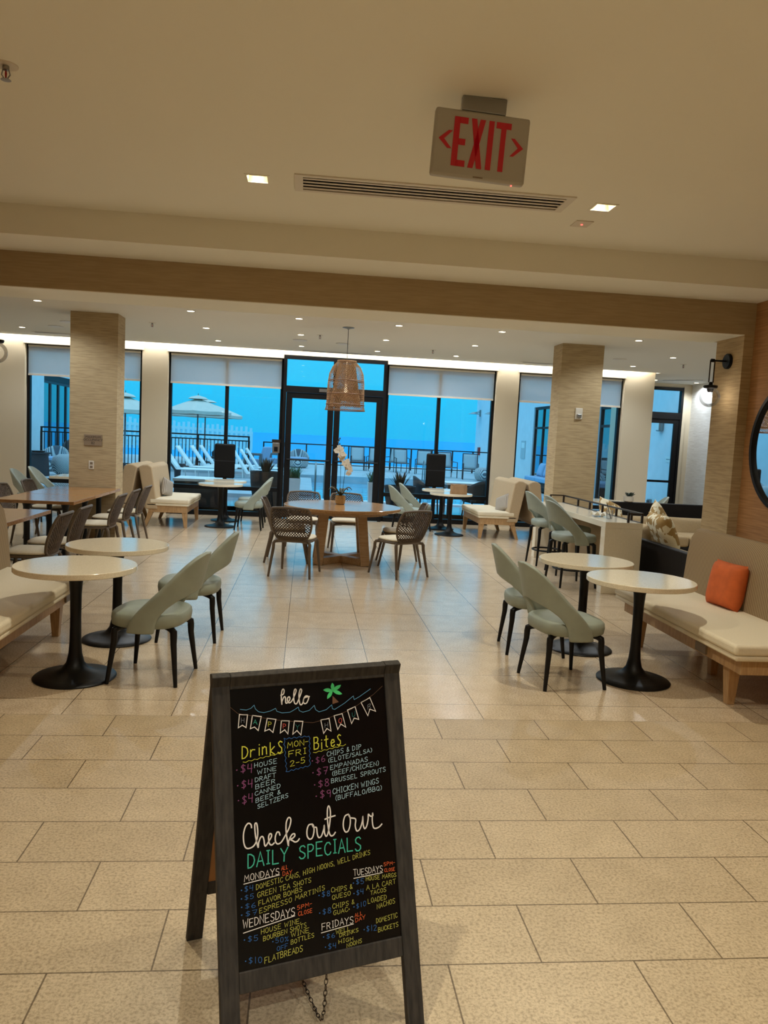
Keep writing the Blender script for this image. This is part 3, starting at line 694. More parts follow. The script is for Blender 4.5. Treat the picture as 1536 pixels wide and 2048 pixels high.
MB().box(-.42,.42,-.36,.36,.70,.742).build('tabletop', QUARTZ, r, smooth=0, bevel=.004)
MB().lathe([(.25,0),(.25,.012),(.10,.035),(.04,.1),(.034,.55),(.09,.70)],28).build('pedestal_base', TRUMPET, r)

# ------------------------------------------------------------------ benches by the aisle
def bench(label, x, y, rz, L=1.8):
    # local: front at x=0 facing -X, running along Y from 0 to L
    r = thing('upholstered_bench', label, 'bench', (x,y,0), rz)
    MB().box(.07,.72,.05,L-.05,.27,.37).build('frame', OAKLEG, r, smooth=0, bevel=.004)
    MB().box(.0,.75,0,L,.37,.405).build('seat_platform', BENCHSEAT, r, smooth=30, bevel=.012)
    MB().box(-.01,.70,-.005,L+.005,.405,.475).build('seat_cushion', BENCHSEAT, r, smooth=50, bevel=.022, segs=4)
    pf = [(.62,.40),(.82,.40),(.84,.80),(.82,.97),(.785,1.0),(.72,.995),(.675,.92),(.65,.78)]
    MB().prism([(a,c) for a, c in pf],'y',.0 if rz == 0 else -.07,L+.07 if rz == 0 else L).build('backrest', BENCHBACK, r, smooth=50, bevel=.028, segs=4)
    for xx, yy, dx in ((.16,.30,0),(.16,L-.2,0),(.66,.26,.05),(.66,L-.2,.05),(.40,L/2,0)):
        MB().beam((xx+dx,yy,0),(xx,yy,.28),.05,.05,.085,.085).build('leg', OAKLEG, r, smooth=0, bevel=.003)
    return r
b1 = bench('oatmeal bench with striped back on the right, an orange pillow on it', 2.70, 4.43, 0, 1.90)
o_ = MB(); o_.box(.055,.07,.46,.60,.285,.345); p_ = o_.build('power_outlet', GREYPL, b1, smooth=0)
b2 = bench('oatmeal bench with striped back at the left edge', -1.71, 6.36, 180, 1.92)
MB().box(.055,.07,.28,.40,.285,.35).build('power_outlet', GREYPL, b2, smooth=0)
def pillow_thing(label, m, w_, h_, t_, loc, rot, group=None, ex=4, sub=0):
    r = MB().pillow(w_, h_, t_, n=14, ex=ex).build('throw_pillow', m, None, smooth=80, merge=1e-5)
    r.location = loc; r.rotation_euler = tuple(math.radians(a) for a in rot)
    return tag(r, label, 'pillow', group)
pillow_thing('square orange pillow leaning on the right bench back', ORANGE, .37,.36,.16, (3.27,5.58,.645),(80,0,-84))

# ------------------------------------------------------------------ settees by the window, back to back
def settee(x, y, rz, label, L=1.45):
    r = thing('settee', label, 'settee', (x,y,0), rz, 'high backed settees by the window')
    # local: facing +X, back at x=0, along Y 0..L
    MB().box(.08,.70,.02,L-.02,.25,.36).build('frame', OAKLEG, r, smooth=0, bevel=.004)
    MB().box(.06,.73,0,L,.36,.395).build('seat_platform', BENCHSEAT, r, smooth=30, bevel=.01)
    MB().box(.10,.74,-.005,L+.005,.395,.475).build('seat_cushion', BENCHSEAT, r, smooth=50, bevel=.024, segs=4)
    MB().prism([(.04,.30),(.23,.30),(.13,.985),(.06,1.03),(-.02,1.02),(-.09,.98),(-.07,.90)],'y',0,L).build('backrest', BENCHSIDE, r, smooth=40, bevel=.02, segs=3)
    for xx, yy, dx in ((.66,.07,.02),(.66,L-.07,.02),(.12,.07,-.10),(.12,L-.07,-.10)):
        MB().beam((xx+dx,yy,0),(xx,yy,.26),.05,.05,.085,.08).build('leg', OAKLEG, r, smooth=0, bevel=.003)
    return r
settee(-2.63,12.92,0,'oatmeal settee with a striped cushion, left window')
settee(-2.82,14.37,180,'settee backing onto the left one, half hidden by the left pillar')
settee(3.72,14.42,180,'oatmeal settee right of the table with the paper bag')
settee(3.92,12.97,0,'settee backing onto the right one, next to the right pillar')
pillow_thing('small striped cushion on the left window settee', PINST, .42,.30,.12,(-2.36,13.55,.615),(90,14,80))
pillow_thing('small striped cushion on the right window settee', PINST, .42,.30,.12,(3.50,13.35,.60),(78,-18,-70))

# ------------------------------------------------------------------ quartz counter and lounge at the right
r = thing('counter','beige quartz waterfall counter with stools at the right','counter',(3.40,8.38,0))
LC = 2.75; WC = .44
MB().box(0,WC,0,LC,.755,.825).build('countertop', QUARTZ, r, smooth=0, bevel=.004)
MB().box(0,WC,.001,.13,0,.755).build('end_panel', QUARTZ, r, smooth=0, bevel=.004)
MB().box(0,WC,LC-.13,LC-.001,0,.755).build('end_panel', QUARTZ, r, smooth=0, bevel=.004)
MB().box(WC-.05,WC-.01,.13,LC-.13,0,.755).build('back_panel', BENCHSIDE, r, smooth=0)
rl = MB(); X1 = WC-.012
for yy in (.012,.3,.75,1.2,1.65,2.1,LC-.03): rl.box(X1-.012,X1+.012,yy-.010,yy+.010,.825,.925)
rl.box(X1-.012,X1+.012,.0,LC-.02,.922,.94); rl.box(X1-.012,X1+.012,.0,LC-.02,.826,.832)
rl.box(X1-.16,X1,.0,.022,.922,.94); rl.box(X1-.172,X1-.150,.0,.022,.825,.94)
rl.box(X1-.2,X1,LC-.042,LC-.02,.922,.94); rl.box(X1-.21,X1-.19,LC-.042,LC-.02,.825,.94)
rl.build('guard_rail', DKBRONZE, r, smooth=0)
r = thing('drink_cup','clear plastic cup with a dark straw on the counter','cup',(3.60,8.78,.826))
MB().lathe([(.030,0),(.032,.003),(.042,.10),(.044,.10),(.043,.103),(.040,.10),(.030,.004)],24,close=False).build('cup_body', CLEAR, r)
MB().tube([(.018,0,.006),(-.045,-.01,.18)],.0045,8).build('straw', BLACKM, r)
nb = MB(); rr = random.Random(3)
nb.grid(lambda a, c: ((a-.5)*.16, (c-.5)*.16, .012+.05*abs(math.sin(7*a+2.3*c))*abs(math.cos(5*c+a))), 12, 12)
o = nb.build('crumpled_napkin', mat('napkin paper', (236,230,214), .9), None, smooth=30, solid=.002); o.location = (3.57,9.05,.826); tag(o,'crumpled white napkin beside the clear cup on the counter','napkin')

r = thing('sofa','dark wicker sofa with its outer side toward the aisle, between counter and right bench','sofa',(4.0,7.45,0))
MB().box(0,.09,0,2.2,0.03,.60).build('side_shell', WICKER, r, smooth=30, bevel=.012)
MB().box(.09,.85,0,2.2,.03,.26).build('base', WICKER, r, smooth=30, bevel=.01)
MB().box(.09,.10+.74,-.0,.97,.26,.42).build('seat_cushion', CUSHB, r, smooth=60, bevel=.04, segs=4)
MB().box(.09,.10+.74,.98,2.2,.26,.42).build('seat_cushion', CUSHB, r, smooth=60, bevel=.04, segs=4)
MB().pillow(.66,.36,.18,(.22,1.84,.575),m=Matrix.Rotation(math.radians(90),3,'Z')@Matrix.Rotation(math.radians(82),3,'X')).build('back_cushion', CUSHB, r, smooth=80, merge=1e-5)
for xx in (.05,.78):
    for yy in (.06,2.1): MB().box(xx-.025,xx+.025,yy-.025,yy+.025,0,.03).build('foot', BLACKM, r, smooth=0)
r = thing('sofa','dark wicker sofa along the back of the lounge with tan cushions','sofa',(4.72,10.95,0))
MB().box(0,2.6,.45,.55,.03,.85).build('back_shell', WICKER, r, smooth=30, bevel=.012)
MB().box(-.5,2.6,-.35,.45,.03,.28).build('base', WICKER, r, smooth=30, bevel=.01)
MB().box(-.48,.0,-.35,.42,.28,.44).build('seat_cushion', CUSHB, r, smooth=60, bevel=.04, segs=4)
for k in range(3):
    MB().box(.02+.86*k,.86+.86*k,-.35,.42,.28,.44).build('seat_cushion', CUSHB, r, smooth=60, bevel=.04, segs=4)
    MB().pillow(.86,.32,.20,(.45+.86*k,.33,.50),m=Matrix.Rotation(math.radians(80),3,'X')).build('back_cushion', CUSHB, r, smooth=80, merge=1e-5)
for xx in (.05,2.55):
    for yy in (-.3,.5): MB().box(xx-.025,xx+.025,yy-.025,yy+.025,0,.03).build('foot', BLACKM, r, smooth=0)
pillow_thing('camel patterned pillow lying over the edge of the near sofa', PATT, .62,.46,.20,(4.22,8.66,.70),(68,0,84))
pillow_thing('camel patterned pillow standing on its corner behind the other one', PATT, .46,.46,.15,(4.52,9.42,.72),(75,42,30))
pillow_thing('camel patterned pillow seen behind the counter rail', PATT, .50,.46,.16,(4.48,10.86,.68),(66,18,30))
r = thing('potted_succulent','small green succulent in a white pot on the back sofa ledge','plant',(4.98,11.45,.851))
MB().lathe([(.05,0),(.075,.012),(.078,.09),(.07,.09),(.066,.08),(.01,.078)],28).build('pot', PLAST, r)
lf = MB(); rr = random.Random(5)
for k in range(34):
    a = rr.uniform(0,2*PI); t = rr.uniform(.02,.10); h = rr.uniform(.03,.075)
    c, s_ = math.cos(a), math.sin(a)
    lf.tube([(c*.01,s_*.01,.07),(c*t*.6,s_*t*.6,.08+h*.7),(c*t,s_*t,.08+h)],[.006,.011,.002],6)
lf.build('foliage', LEAF, r)

# ------------------------------------------------------------------ wall lamps, mirror, plates
def sconce(x, y, z, sg, label):     # sg=-1: mounted on a face looking toward -X
    r = thing('wall_sconce', label, 'wall lamp', (x,y,z))
    pl = MB(); pl.tube([(0,0,0),(sg*.02,0,0)],.068,28); pl.tube([(sg*.02,0,0),(sg*.026,0,0)],.062,28); pl.build('wall_plate', BLACKM, r)
    MB().tube([(sg*.02,0,0),(sg*.15,0,0)],.008,8).build('arm', BLACKM, r)
    hg = MB(); hg.tube([(sg*.135,-.0,.0),(sg*.165,0,.0)],.016,12); hg.build('elbow', BLACKM, r)
    for k in (-.02,.02): MB().tube([(sg*.15+k,0,.0),(sg*.15+k,0,-.195)],.006,8).build('rod', DKBRONZE, r)
    MB().lathe([(.01,-.19),(.016,-.20),(.018,-.215),(.06,-.222),(.062,-.232),(.056,-.246),(.03,-.25),(.028,-.262),(.022,-.28),(.01,-.282)],24,(sg*.15,0,0)).build('lamp_cap', BLACKM, r)
    pf = [(.088*math.sin(math.radians(a)), -.325-.088*math.cos(math.radians(a))) for a in range(0, 151, 10)]
    pf[0] = (.001, pf[0][1])
    MB().lathe([(q, z_) for q, z_ in pf],32,(sg*.15,0,0),close=False).build('glass_globe', CLEAR, r)
    bl = MB(); bl.lathe([(.004,-.28),(.012,-.295),(.020,-.32),(.018,-.345),(.004,-.36)],14,(sg*.15,0,0)); bl.build('bulb', BULB, r)
    ld = bpy.data.lights.new('sconce_glow','POINT'); ld.energy = 1.0; ld.color = (1,.85,.68); ld.shadow_soft_size = .02
    o = bpy.data.objects.new('sconce_glow', ld); COL.objects.link(o); o.parent = r; o.location = (sg*.15,-.03,-.325)
sconce(3.73,6.67,2.48,-1,'black wall sconce with a clear glass globe on the right jamb')
sconce(-2.70,6.67,2.51,1,'black wall sconce with a clear glass globe at the left edge')
r = thing('wall_mirror','round black framed mirror on the brown right wall','mirror',(3.815,5.77,1.73))
RM = .535
fr = MB()
fr.add(*(lambda n: ([(-d_, q*math.cos(2*PI*k/n), q*math.sin(2*PI*k/n)) for d_, q in ((0,RM),(.035,RM),(.035,RM-.03),(.008,RM-.03)) for k in range(n)], [(i*n+k, i*n+(k+1) % n, (i+1)*n+(k+1) % n, (i+1)*n+k) for i in range(3) for k in range(n)]))(64))
fr.build('mirror_frame', BLACKM, r, smooth=30)
MB().tube([(-.004,0,0),(-.009,0,0)],RM-.028,64).build('mirror_glass', MIRROR, r, smooth=30)
def text_mesh(body, size, loc, rot, m, name, parent, ext=.0008, align='CENTER'):
    cu = bpy.data.curves.new(name, 'FONT'); cu.body = body; cu.size = size; cu.extrude = ext; cu.align_x = align; cu.align_y = 'CENTER'
    t = bpy.data.objects.new(name, cu); COL.objects.link(t)
    bpy.context.view_layer.update()
    me = bpy.data.meshes.new_from_object(t.evaluated_get(bpy.context.evaluated_depsgraph_get()))
    bpy.data.objects.remove(t); me.materials.clear(); me.materials.append(m)
    o = bpy.data.objects.new(name, me); COL.objects.link(o); o.parent = parent; o.location = loc; o.rotation_euler = rot
    return o
r = thing('occupancy_plate','small taupe plate reading MAXIMUM OCCUPANCY 82 on the left pillar','sign',(-3.02,11.36,1.415))
MB().box(-.125,.125,-.012,0,-.08,.08).build('plate', mat('taupe plate', (140,120,96), .5), r, smooth=0, bevel=.003)
DKT = mat('dark lettering', (50,38,28), .6)
for tx, sz, zz in (('MAXIMUM',.045,.042),('OCCUPANCY',.043,.002),('82',.05,-.042)): text_mesh(tx, sz, (0,-.0125,zz), (PI/2,0,0), DKT, 'lettering', r)
def outlet(x, y, z, label):
    r = thing('wall_outlet', label, 'outlet', (x,y,z))
    MB().box(-.037,.037,-.008,0,-.06,.06).build('outlet_plate', PLAST, r, smooth=0, bevel=.003)
    f = MB()
    for zz in (-.026,.026): f.box(-.018,.018,-.011,-.008,zz-.016,zz+.016)
    f.build('socket', GREYPL, r, smooth=0)
outlet(-3.04,11.36,1.06,'white electrical outlet on the left pillar under the occupancy plate')
r = thing('fire_strobe','white fire alarm strobe on the right pillar','alarm',(4.09,11.46,2.16))
MB().box(-.055,.055,-.02,0,-.085,.085).build('alarm_plate', PLAST, r, smooth=0, bevel=.004)
MB().box(-.032,.032,-.05,-.02,-.06,-.005).build('strobe_lens', STEEL, r, smooth=0, bevel=.006)
r = thing('fire_strobe','white fire alarm strobe on the bluish side wall at the far right','alarm',(8.70,15.1,2.16))
MB().box(-.02,0,-.06,.06,-.085,.085).build('alarm_plate', PLAST, r, smooth=0, bevel=.004)
MB().box(-.055,-.02,-.03,.03,-.06,-.0).build('strobe_lens', STEEL, r, smooth=0, bevel=.006)
r = thing('wall_telephone','dark device with a steel plate on the bluish side wall at the far right','device',(8.70,15.0,1.20))
MB().box(-.012,0,-.06,.06,-.12,.15).build('steel_plate', STEEL, r, smooth=0); MB().box(-.08,-.012,-.05,.05,-.11,.04).build('handset', DKGREY, r, smooth=0, bevel=.01)
r = thing('card_reader','grey box with a dark window on the frame left of the glass doors','device',(-.585,15.0,1.36))
MB().box(-.07,.07,-.05,.04,-.1,.1).build('reader_box', STEEL, r, smooth=0, bevel=.012); MB().box(-.035,.035,-.056,-.05,-.07,.02).build('reader_window', BLACKM, r, smooth=0, bevel=.004)
MB().box(-.08,.08,-.045,.04,.1,.16).build('reader_cap', DKBRONZE, r, smooth=0)
for x, lb in ((-1.56,'black rounded panel on the mullion of the window left of the doors'),(2.56,'black rounded panel on the mullion of the window right of the doors')):
    r = thing('wall_panel', lb, 'panel', (x,WY+.10,1.06), 0, 'black panels on the window mullions')
    MB().box(-.195,.195,-.07,.0,-.33,.33).build('panel_housing', BLACKM, r, smooth=30, bevel=.03, segs=3); MB().box(-.19,.19,-.072,-.07,-.006,.006).build('panel_seam', DKGREY, r, smooth=0)

# ------------------------------------------------------------------ pendant lamp, orchid, bag
r = thing('pendant_lamp','bell shaped woven cane pendant lamp hanging before the glass doors','pendant lamp',(.53,11.27,3.2))
MB().lathe([(.085,0),(.085,-.006),(.02,-.02),(.008,-.03)],24).build('ceiling_canopy', STEEL, r)
MB().tube([(0,0,-.02),(0,0,-.46)],.0045,6).build('cord', DKGREY, r)
OUTP = [(.285,-1.18),(.272,-1.12),(.268,-.95),(.262,-.80),(.245,-.66),(.20,-.56),(.135,-.49)]
def prof(t):
    s_ = t*(len(OUTP)-1); i = min(int(s_), len(OUTP)-2); f_ = s_-i; return tuple(a+(b-a)*f_ for a, b in zip(OUTP[i], OUTP[i+1]))
def lattice(pf, n, m, name, mt, th):
    b = MB(); vs = []; fs = []
    for j in range(m+1):
        q, z = pf(j/m)
        for k in range(n): a = 2*PI*(k+(.5 if j % 2 else 0))/n; vs.append((q*math.cos(a), q*math.sin(a), z))
    for j in range(m-1):
        for k in range(n):
            if j % 2 == 0: fs.append((j*n+k, (j+1)*n+k, (j+2)*n+k, (j+1)*n+(k-1) % n))
            else: fs.append((j*n+k, (j+1)*n+(k+1) % n, (j+2)*n+k, (j+1)*n+k))
    return b.add(vs, fs).build(name, mt, r, smooth=0, wire=th)
lattice(prof, 44, 30, 'woven_cage', CANE, .0060)
lattice(lambda t: (.225-.110*t, -1.13+.62*t), 44, 44, 'inner_shade', CANE, .0125)
for q, z in ((.287,-1.18),(.274,-1.10),(.268,-.95),(.256,-.76),(.135,-.49)):
    MB().tube([(q*math.cos(2*PI*i/36), q*math.sin(2*PI*i/36), z) for i in range(37)], .008, 6, cap=False).build('cane_ring', CANED, r)
MB().lathe([(.14,-.485),(.14,-.47),(.01,-.465)],28).build('shade_cap', CANE, r)
bl = MB(); bl.tube([(0,0,-.46),(0,0,-.80)],.004,6); bl.lathe([(.014,-.80),(.014,-.84),(.022,-.87),(.028,-.90),(.02,-.93),(.004,-.94)],16); bl.build('bulb', DIMBULB, r)
ld = bpy.data.lights.new('pendant_glow','POINT'); ld.energy = 0.9; ld.color = (1,.78,.5); ld.shadow_soft_size = .045
o = bpy.data.objects.new('pendant_glow', ld); COL.objects.link(o); o.parent = r; o.location = (0,0,-1.03)

r = thing('potted_orchid','white orchid in a gold pot on the big round table','plant',(.47,10.2,.744))
MB().lathe([(.05,0),(.062,.01),(.068,.06),(.066,.12),(.06,.12),(.058,.105),(.005,.10)],28).build('pot', GOLD, r)
rr = random.Random(11)
for k in range(8):
    a = k*2*PI/8+rr.uniform(-.3,.3); L = rr.uniform(.10,.17); c, s_ = math.cos(a), math.sin(a); hh = rr.uniform(.05,.12)
    b = MB(); N_ = 8
    def fn(u, v, c=c, s_=s_, L=L, hh=hh):
        q = .01+L*v; ww_ = .028*math.sin(PI*min(1, v*.92+.08))**.7; lift = .11+hh*math.sin(v*PI*.75)
        return (c*q-s_*(u*2-1)*ww_, s_*q+c*(u*2-1)*ww_, lift+.01*abs(u*2-1))
    b.grid(fn, 4, N_); b.build('leaf', LEAF, r, solid=.003)
stems = []
for dx, dy, lean in ((-.01,.0,.0),(.02,.015,.06)):
    P = smoothline([(dx,dy,.10),(dx+lean*.3,dy,.32),(dx+lean*.6-.005,dy,.55),(dx+lean*.4-.03,dy,.70),(dx-.05+lean,dy-.02,.78)], 5)
    MB().tube(P, .0035, 6).build('stem', LEAF, r)
fl_ = MB()
def petal(b, c, d1, d2, L, w_):
    vs = [Vector(c)+d1*(L*t)+d2*(w_*s_*math.sin(PI*min(1, t*.85+.1)))+Vector((0,-.004*math.sin(PI*t),0)) for t in (0,.3,.6,.85,1.0) for s_ in (-1,0,1)]
    b.add(vs, [(j*3+i, j*3+i+1, (j+1)*3+i+1, (j+1)*3+i) for j in range(4) for i in range(2)])
for k in range(24):
    t = k/23
    c = (-.055+.165*t+rr.uniform(-.035,.035), rr.uniform(-.04,.03), .735-.29*t**1.2+rr.uniform(-.03,.03))
    b = MB(); tl = rr.uniform(0,2*PI); yaw = rr.uniform(-.7,.7)
    for p_ in range(5):
        a = tl+p_*2*PI/5; d1 = Vector((math.cos(a)*math.cos(yaw), math.cos(a)*math.sin(yaw)-.15, math.sin(a))).normalized(); d2 = Vector((-math.sin(a)*math.cos(yaw), -math.sin(a)*math.sin(yaw), math.cos(a)))
        petal(b, c, d1, d2, .036 if p_ % 2 else .042, .022)
    b.tube([(c[0],c[1]+.004,c[2]),(c[0],c[1]-.014,c[2]-.004)],[.006,.003],6)
    b.build('flower', PETAL, r)
b = MB()
for k in range(5): b.lathe([(.003,0),(.010,.008),(.008,.02),(.002,.026)],8,(-.05+.012*math.sin(k*2.1),-.02,.76+.024*k))
b.build('bud', LEAF, r)
r = thing('paper_bag','crumpled brown paper bag on the white table by the right settee','bag',(2.66,13.2,.742))
def bagf(u, v):
    a = 2*PI*u; ca, sa = math.cos(a), math.sin(a); q = 1-.55*v**2
    return (.145*math.copysign(abs(ca)**.5, ca)*(1-.05*v)+.008*math.sin(9*a+5*v), .085*math.copysign(abs(sa)**.5, sa)*q+.006*math.cos(7*a), .165*v+.008*math.sin(5*a)*v)
b = MB(); b.grid(bagf, 32, 8); b.build('bag_body', PAPER, r, smooth=25)
MB().box(-.13,.13,-.04,.04,.15,.168).build('folded_top', PAPER, r, smooth=25, bevel=.006)
# ------------------------------------------------------------------ chalkboard sign
TX = [
("MON-", "y", 0.2087, 0.7989, 0.2693, 0.8024, 0.0176),
("FRI", "y", 0.2098, 0.7740, 0.2634, 0.7787, 0.0183),
("2-5", "y", 0.2130, 0.7473, 0.2590, 0.7526, 0.0175),
("HOUSE", "b", 0.1114, 0.7556, 0.1769, 0.7620, 0.0145),
("WINE", "b", 0.1198, 0.7381, 0.1742, 0.7431, 0.0131),
("DRAFT", "b", 0.1124, 0.7177, 0.1715, 0.7243, 0.0137),
("BEER", "b", 0.1128, 0.6999, 0.1693, 0.7090, 0.0136),
("CANNED", "b", 0.1103, 0.6821, 0.1835, 0.6951, 0.0129),
("BEER &", "b", 0.1121, 0.6642, 0.1835, 0.6795, 0.0129),
("SELTZERS", "b", 0.1162, 0.6481, 0.2045, 0.6665, 0.0128),
(".$4", "p", 0.0605, 0.7462, 0.1073, 0.7458, 0.0238),
(".$4", "p", 0.0616, 0.7037, 0.1069, 0.7064, 0.0236),
(".$4", "p", 0.0624, 0.6665, 0.1060, 0.6657, 0.0234),
("CHIPS & DIP", "b", 0.3236, 0.7620, 0.4306, 0.7732, 0.0150),
("(ELOTE/SALSA)", "b", 0.3265, 0.7448, 0.4634, 0.7604, 0.0136),
("EMPANADAS", "b", 0.3313, 0.7253, 0.4485, 0.7364, 0.0142),
("(BEEF/CHICKEN)", "b", 0.3361, 0.7079, 0.4824, 0.7215, 0.0142),
("BRUSSEL SPROUTS", "b", 0.3322, 0.6881, 0.5029, 0.7007, 0.0141),
("CHICKEN WINGS", "b", 0.3350, 0.6573, 0.4787, 0.6707, 0.0168),
("(BUFFALO/BBQ)", "b", 0.3418, 0.6398, 0.4867, 0.6515, 0.0147),
(".$6", "p", 0.2772, 0.7480, 0.3189, 0.7493, 0.0194),
(".$7", "p", 0.2769, 0.7151, 0.3247, 0.7147, 0.0211),
(".$8", "p", 0.2801, 0.6819, 0.3267, 0.6824, 0.0203),
(".$9", "p", 0.2833, 0.6499, 0.3308, 0.6518, 0.0216),
("Drinks", "y", 0.0781, 0.7853, 0.1961, 0.7889, 0.0344),
("Bites", "y", 0.2858, 0.7852, 0.3709, 0.7887, 0.0339),
("DAILY", "t", 0.0837, 0.5012, 0.1954, 0.5015, 0.0376),
("SPECIALS", "t", 0.2269, 0.5016, 0.4115, 0.4969, 0.0376),
("MONDAYS", "w", 0.0737, 0.4686, 0.1702, 0.4706, 0.0194),
("ALL", "o", 0.1761, 0.4796, 0.1945, 0.4809, 0.0116),
("DAY", "o", 0.1790, 0.4648, 0.2055, 0.4664, 0.0119),
("DOMESTIC CANS, HIGH NOONS, WELL DRINKS", "g", 0.1044, 0.4422, 0.4375, 0.4806, 0.0149),
("GREEN TEA SHOTS", "g", 0.1071, 0.4222, 0.2589, 0.4358, 0.0149),
("FLAVOR BOMBS", "g", 0.1091, 0.4024, 0.2318, 0.4170, 0.0142),
("ESPRESSO MARTINIS", "g", 0.1108, 0.3817, 0.2971, 0.4108, 0.0142),
(".$4", "u", 0.0632, 0.4418, 0.0980, 0.4433, 0.0161),
(".$5", "u", 0.0625, 0.4213, 0.0983, 0.4238, 0.0144),
(".$6", "u", 0.0618, 0.4003, 0.1027, 0.4003, 0.0143),
(".$7", "u", 0.0611, 0.3812, 0.1055, 0.3821, 0.0143),
("WEDNESDAYS", "w", 0.0659, 0.3526, 0.2087, 0.3616, 0.0215),
("5PM-", "o", 0.2148, 0.3721, 0.2576, 0.3769, 0.0117),
("CLOSE", "o", 0.2177, 0.3567, 0.2574, 0.3594, 0.0118),
("HOUSE WINE,", "g", 0.1133, 0.3308, 0.2259, 0.3388, 0.0140),
("BOURBEN SHOTS", "g", 0.1185, 0.3123, 0.2392, 0.3249, 0.0133),
(".$5", "u", 0.0664, 0.3182, 0.1057, 0.3164, 0.0158),
(".50%", "u", 0.1428, 0.3005, 0.1875, 0.3005, 0.0143),
("OFF", "u", 0.1544, 0.2813, 0.1849, 0.2833, 0.0133),
("WINE", "g", 0.1952, 0.3088, 0.2465, 0.3104, 0.0135),
("BOTTLES", "g", 0.1935, 0.2897, 0.2595, 0.2964, 0.0128),
(".$10", "u", 0.0679, 0.2660, 0.1140, 0.2624, 0.0172),
("FLATBREADS", "g", 0.1198, 0.2580, 0.2258, 0.2672, 0.0173),
("TUESDAYS", "w", 0.3833, 0.4310, 0.4728, 0.4288, 0.0191),
("5PM-", "o", 0.4766, 0.4422, 0.5118, 0.4425, 0.0104),
("CLOSE", "o", 0.4779, 0.4269, 0.5104, 0.4251, 0.0104),
(".$5", "u", 0.3797, 0.4070, 0.4139, 0.4063, 0.0162),
("HOUSE MARGS", "g", 0.4195, 0.4123, 0.5140, 0.4087, 0.0129),
(".$4", "u", 0.3798, 0.3796, 0.4112, 0.3793, 0.0162),
("A LA CART", "g", 0.4197, 0.3881, 0.5105, 0.3900, 0.0143),
("TACOS", "g", 0.4305, 0.3725, 0.4796, 0.3744, 0.0129),
(".$10", "u", 0.3775, 0.3444, 0.4161, 0.3477, 0.0154),
("LOADED", "g", 0.4211, 0.3519, 0.4792, 0.3537, 0.0142),
("NACHOS", "g", 0.4476, 0.3335, 0.5044, 0.3389, 0.0149),
(".$8", "u", 0.2772, 0.3925, 0.3120, 0.3921, 0.0166),
("CHIPS &", "g", 0.3147, 0.3994, 0.3780, 0.3987, 0.0140),
("QUESO", "g", 0.3163, 0.3806, 0.3715, 0.3828, 0.0133),
(".$8", "u", 0.2765, 0.3476, 0.3124, 0.3478, 0.0165),
("CHIPS &", "g", 0.3160, 0.3572, 0.3812, 0.3590, 0.0139),
("GUAC.", "g", 0.3176, 0.3401, 0.3677, 0.3428, 0.0133),
("FRIDAYS", "w", 0.2818, 0.3086, 0.3753, 0.3111, 0.0196),
("ALL", "o", 0.3800, 0.3237, 0.4028, 0.3263, 0.0110),
("DAY", "o", 0.3810, 0.3100, 0.4106, 0.3147, 0.0114),
(".$6", "u", 0.2841, 0.2851, 0.3198, 0.2832, 0.0137),
("WELL", "g", 0.3222, 0.2911, 0.3644, 0.2930, 0.0124),
("DRINKS", "g", 0.3318, 0.2809, 0.3883, 0.2852, 0.0112),
(".$4", "u", 0.2881, 0.2571, 0.3219, 0.2564, 0.0162),
("HIGH", "g", 0.3282, 0.2651, 0.3715, 0.2666, 0.0111),
("NOONS", "g", 0.3513, 0.2513, 0.3967, 0.2551, 0.0124),
(".$12", "u", 0.4036, 0.2813, 0.4435, 0.2781, 0.0166),
("DOMESTIC", "g", 0.4429, 0.2969, 0.5086, 0.3001, 0.0141),
("BUCKETS", "g", 0.4470, 0.2723, 0.5095, 0.2759, 0.0141),
("H", "s", 0.0791, 0.8804, 0.0888, 0.8795, 0.0147),
("A", "t", 0.1141, 0.8733, 0.1243, 0.8705, 0.0147),
("P", "y", 0.1553, 0.8626, 0.1658, 0.8602, 0.0149),
("P", "r", 0.1977, 0.8532, 0.2075, 0.8514, 0.0149),
("Y", "d", 0.2350, 0.8471, 0.2457, 0.8453, 0.0150),
("H", "s", 0.3218, 0.8431, 0.3323, 0.8447, 0.0152),
("O", "r", 0.3647, 0.8505, 0.3758, 0.8523, 0.0153),
("U", "d", 0.4076, 0.8644, 0.4181, 0.8683, 0.0155),
("R", "s", 0.4579, 0.8825, 0.4698, 0.8873, 0.0157)]
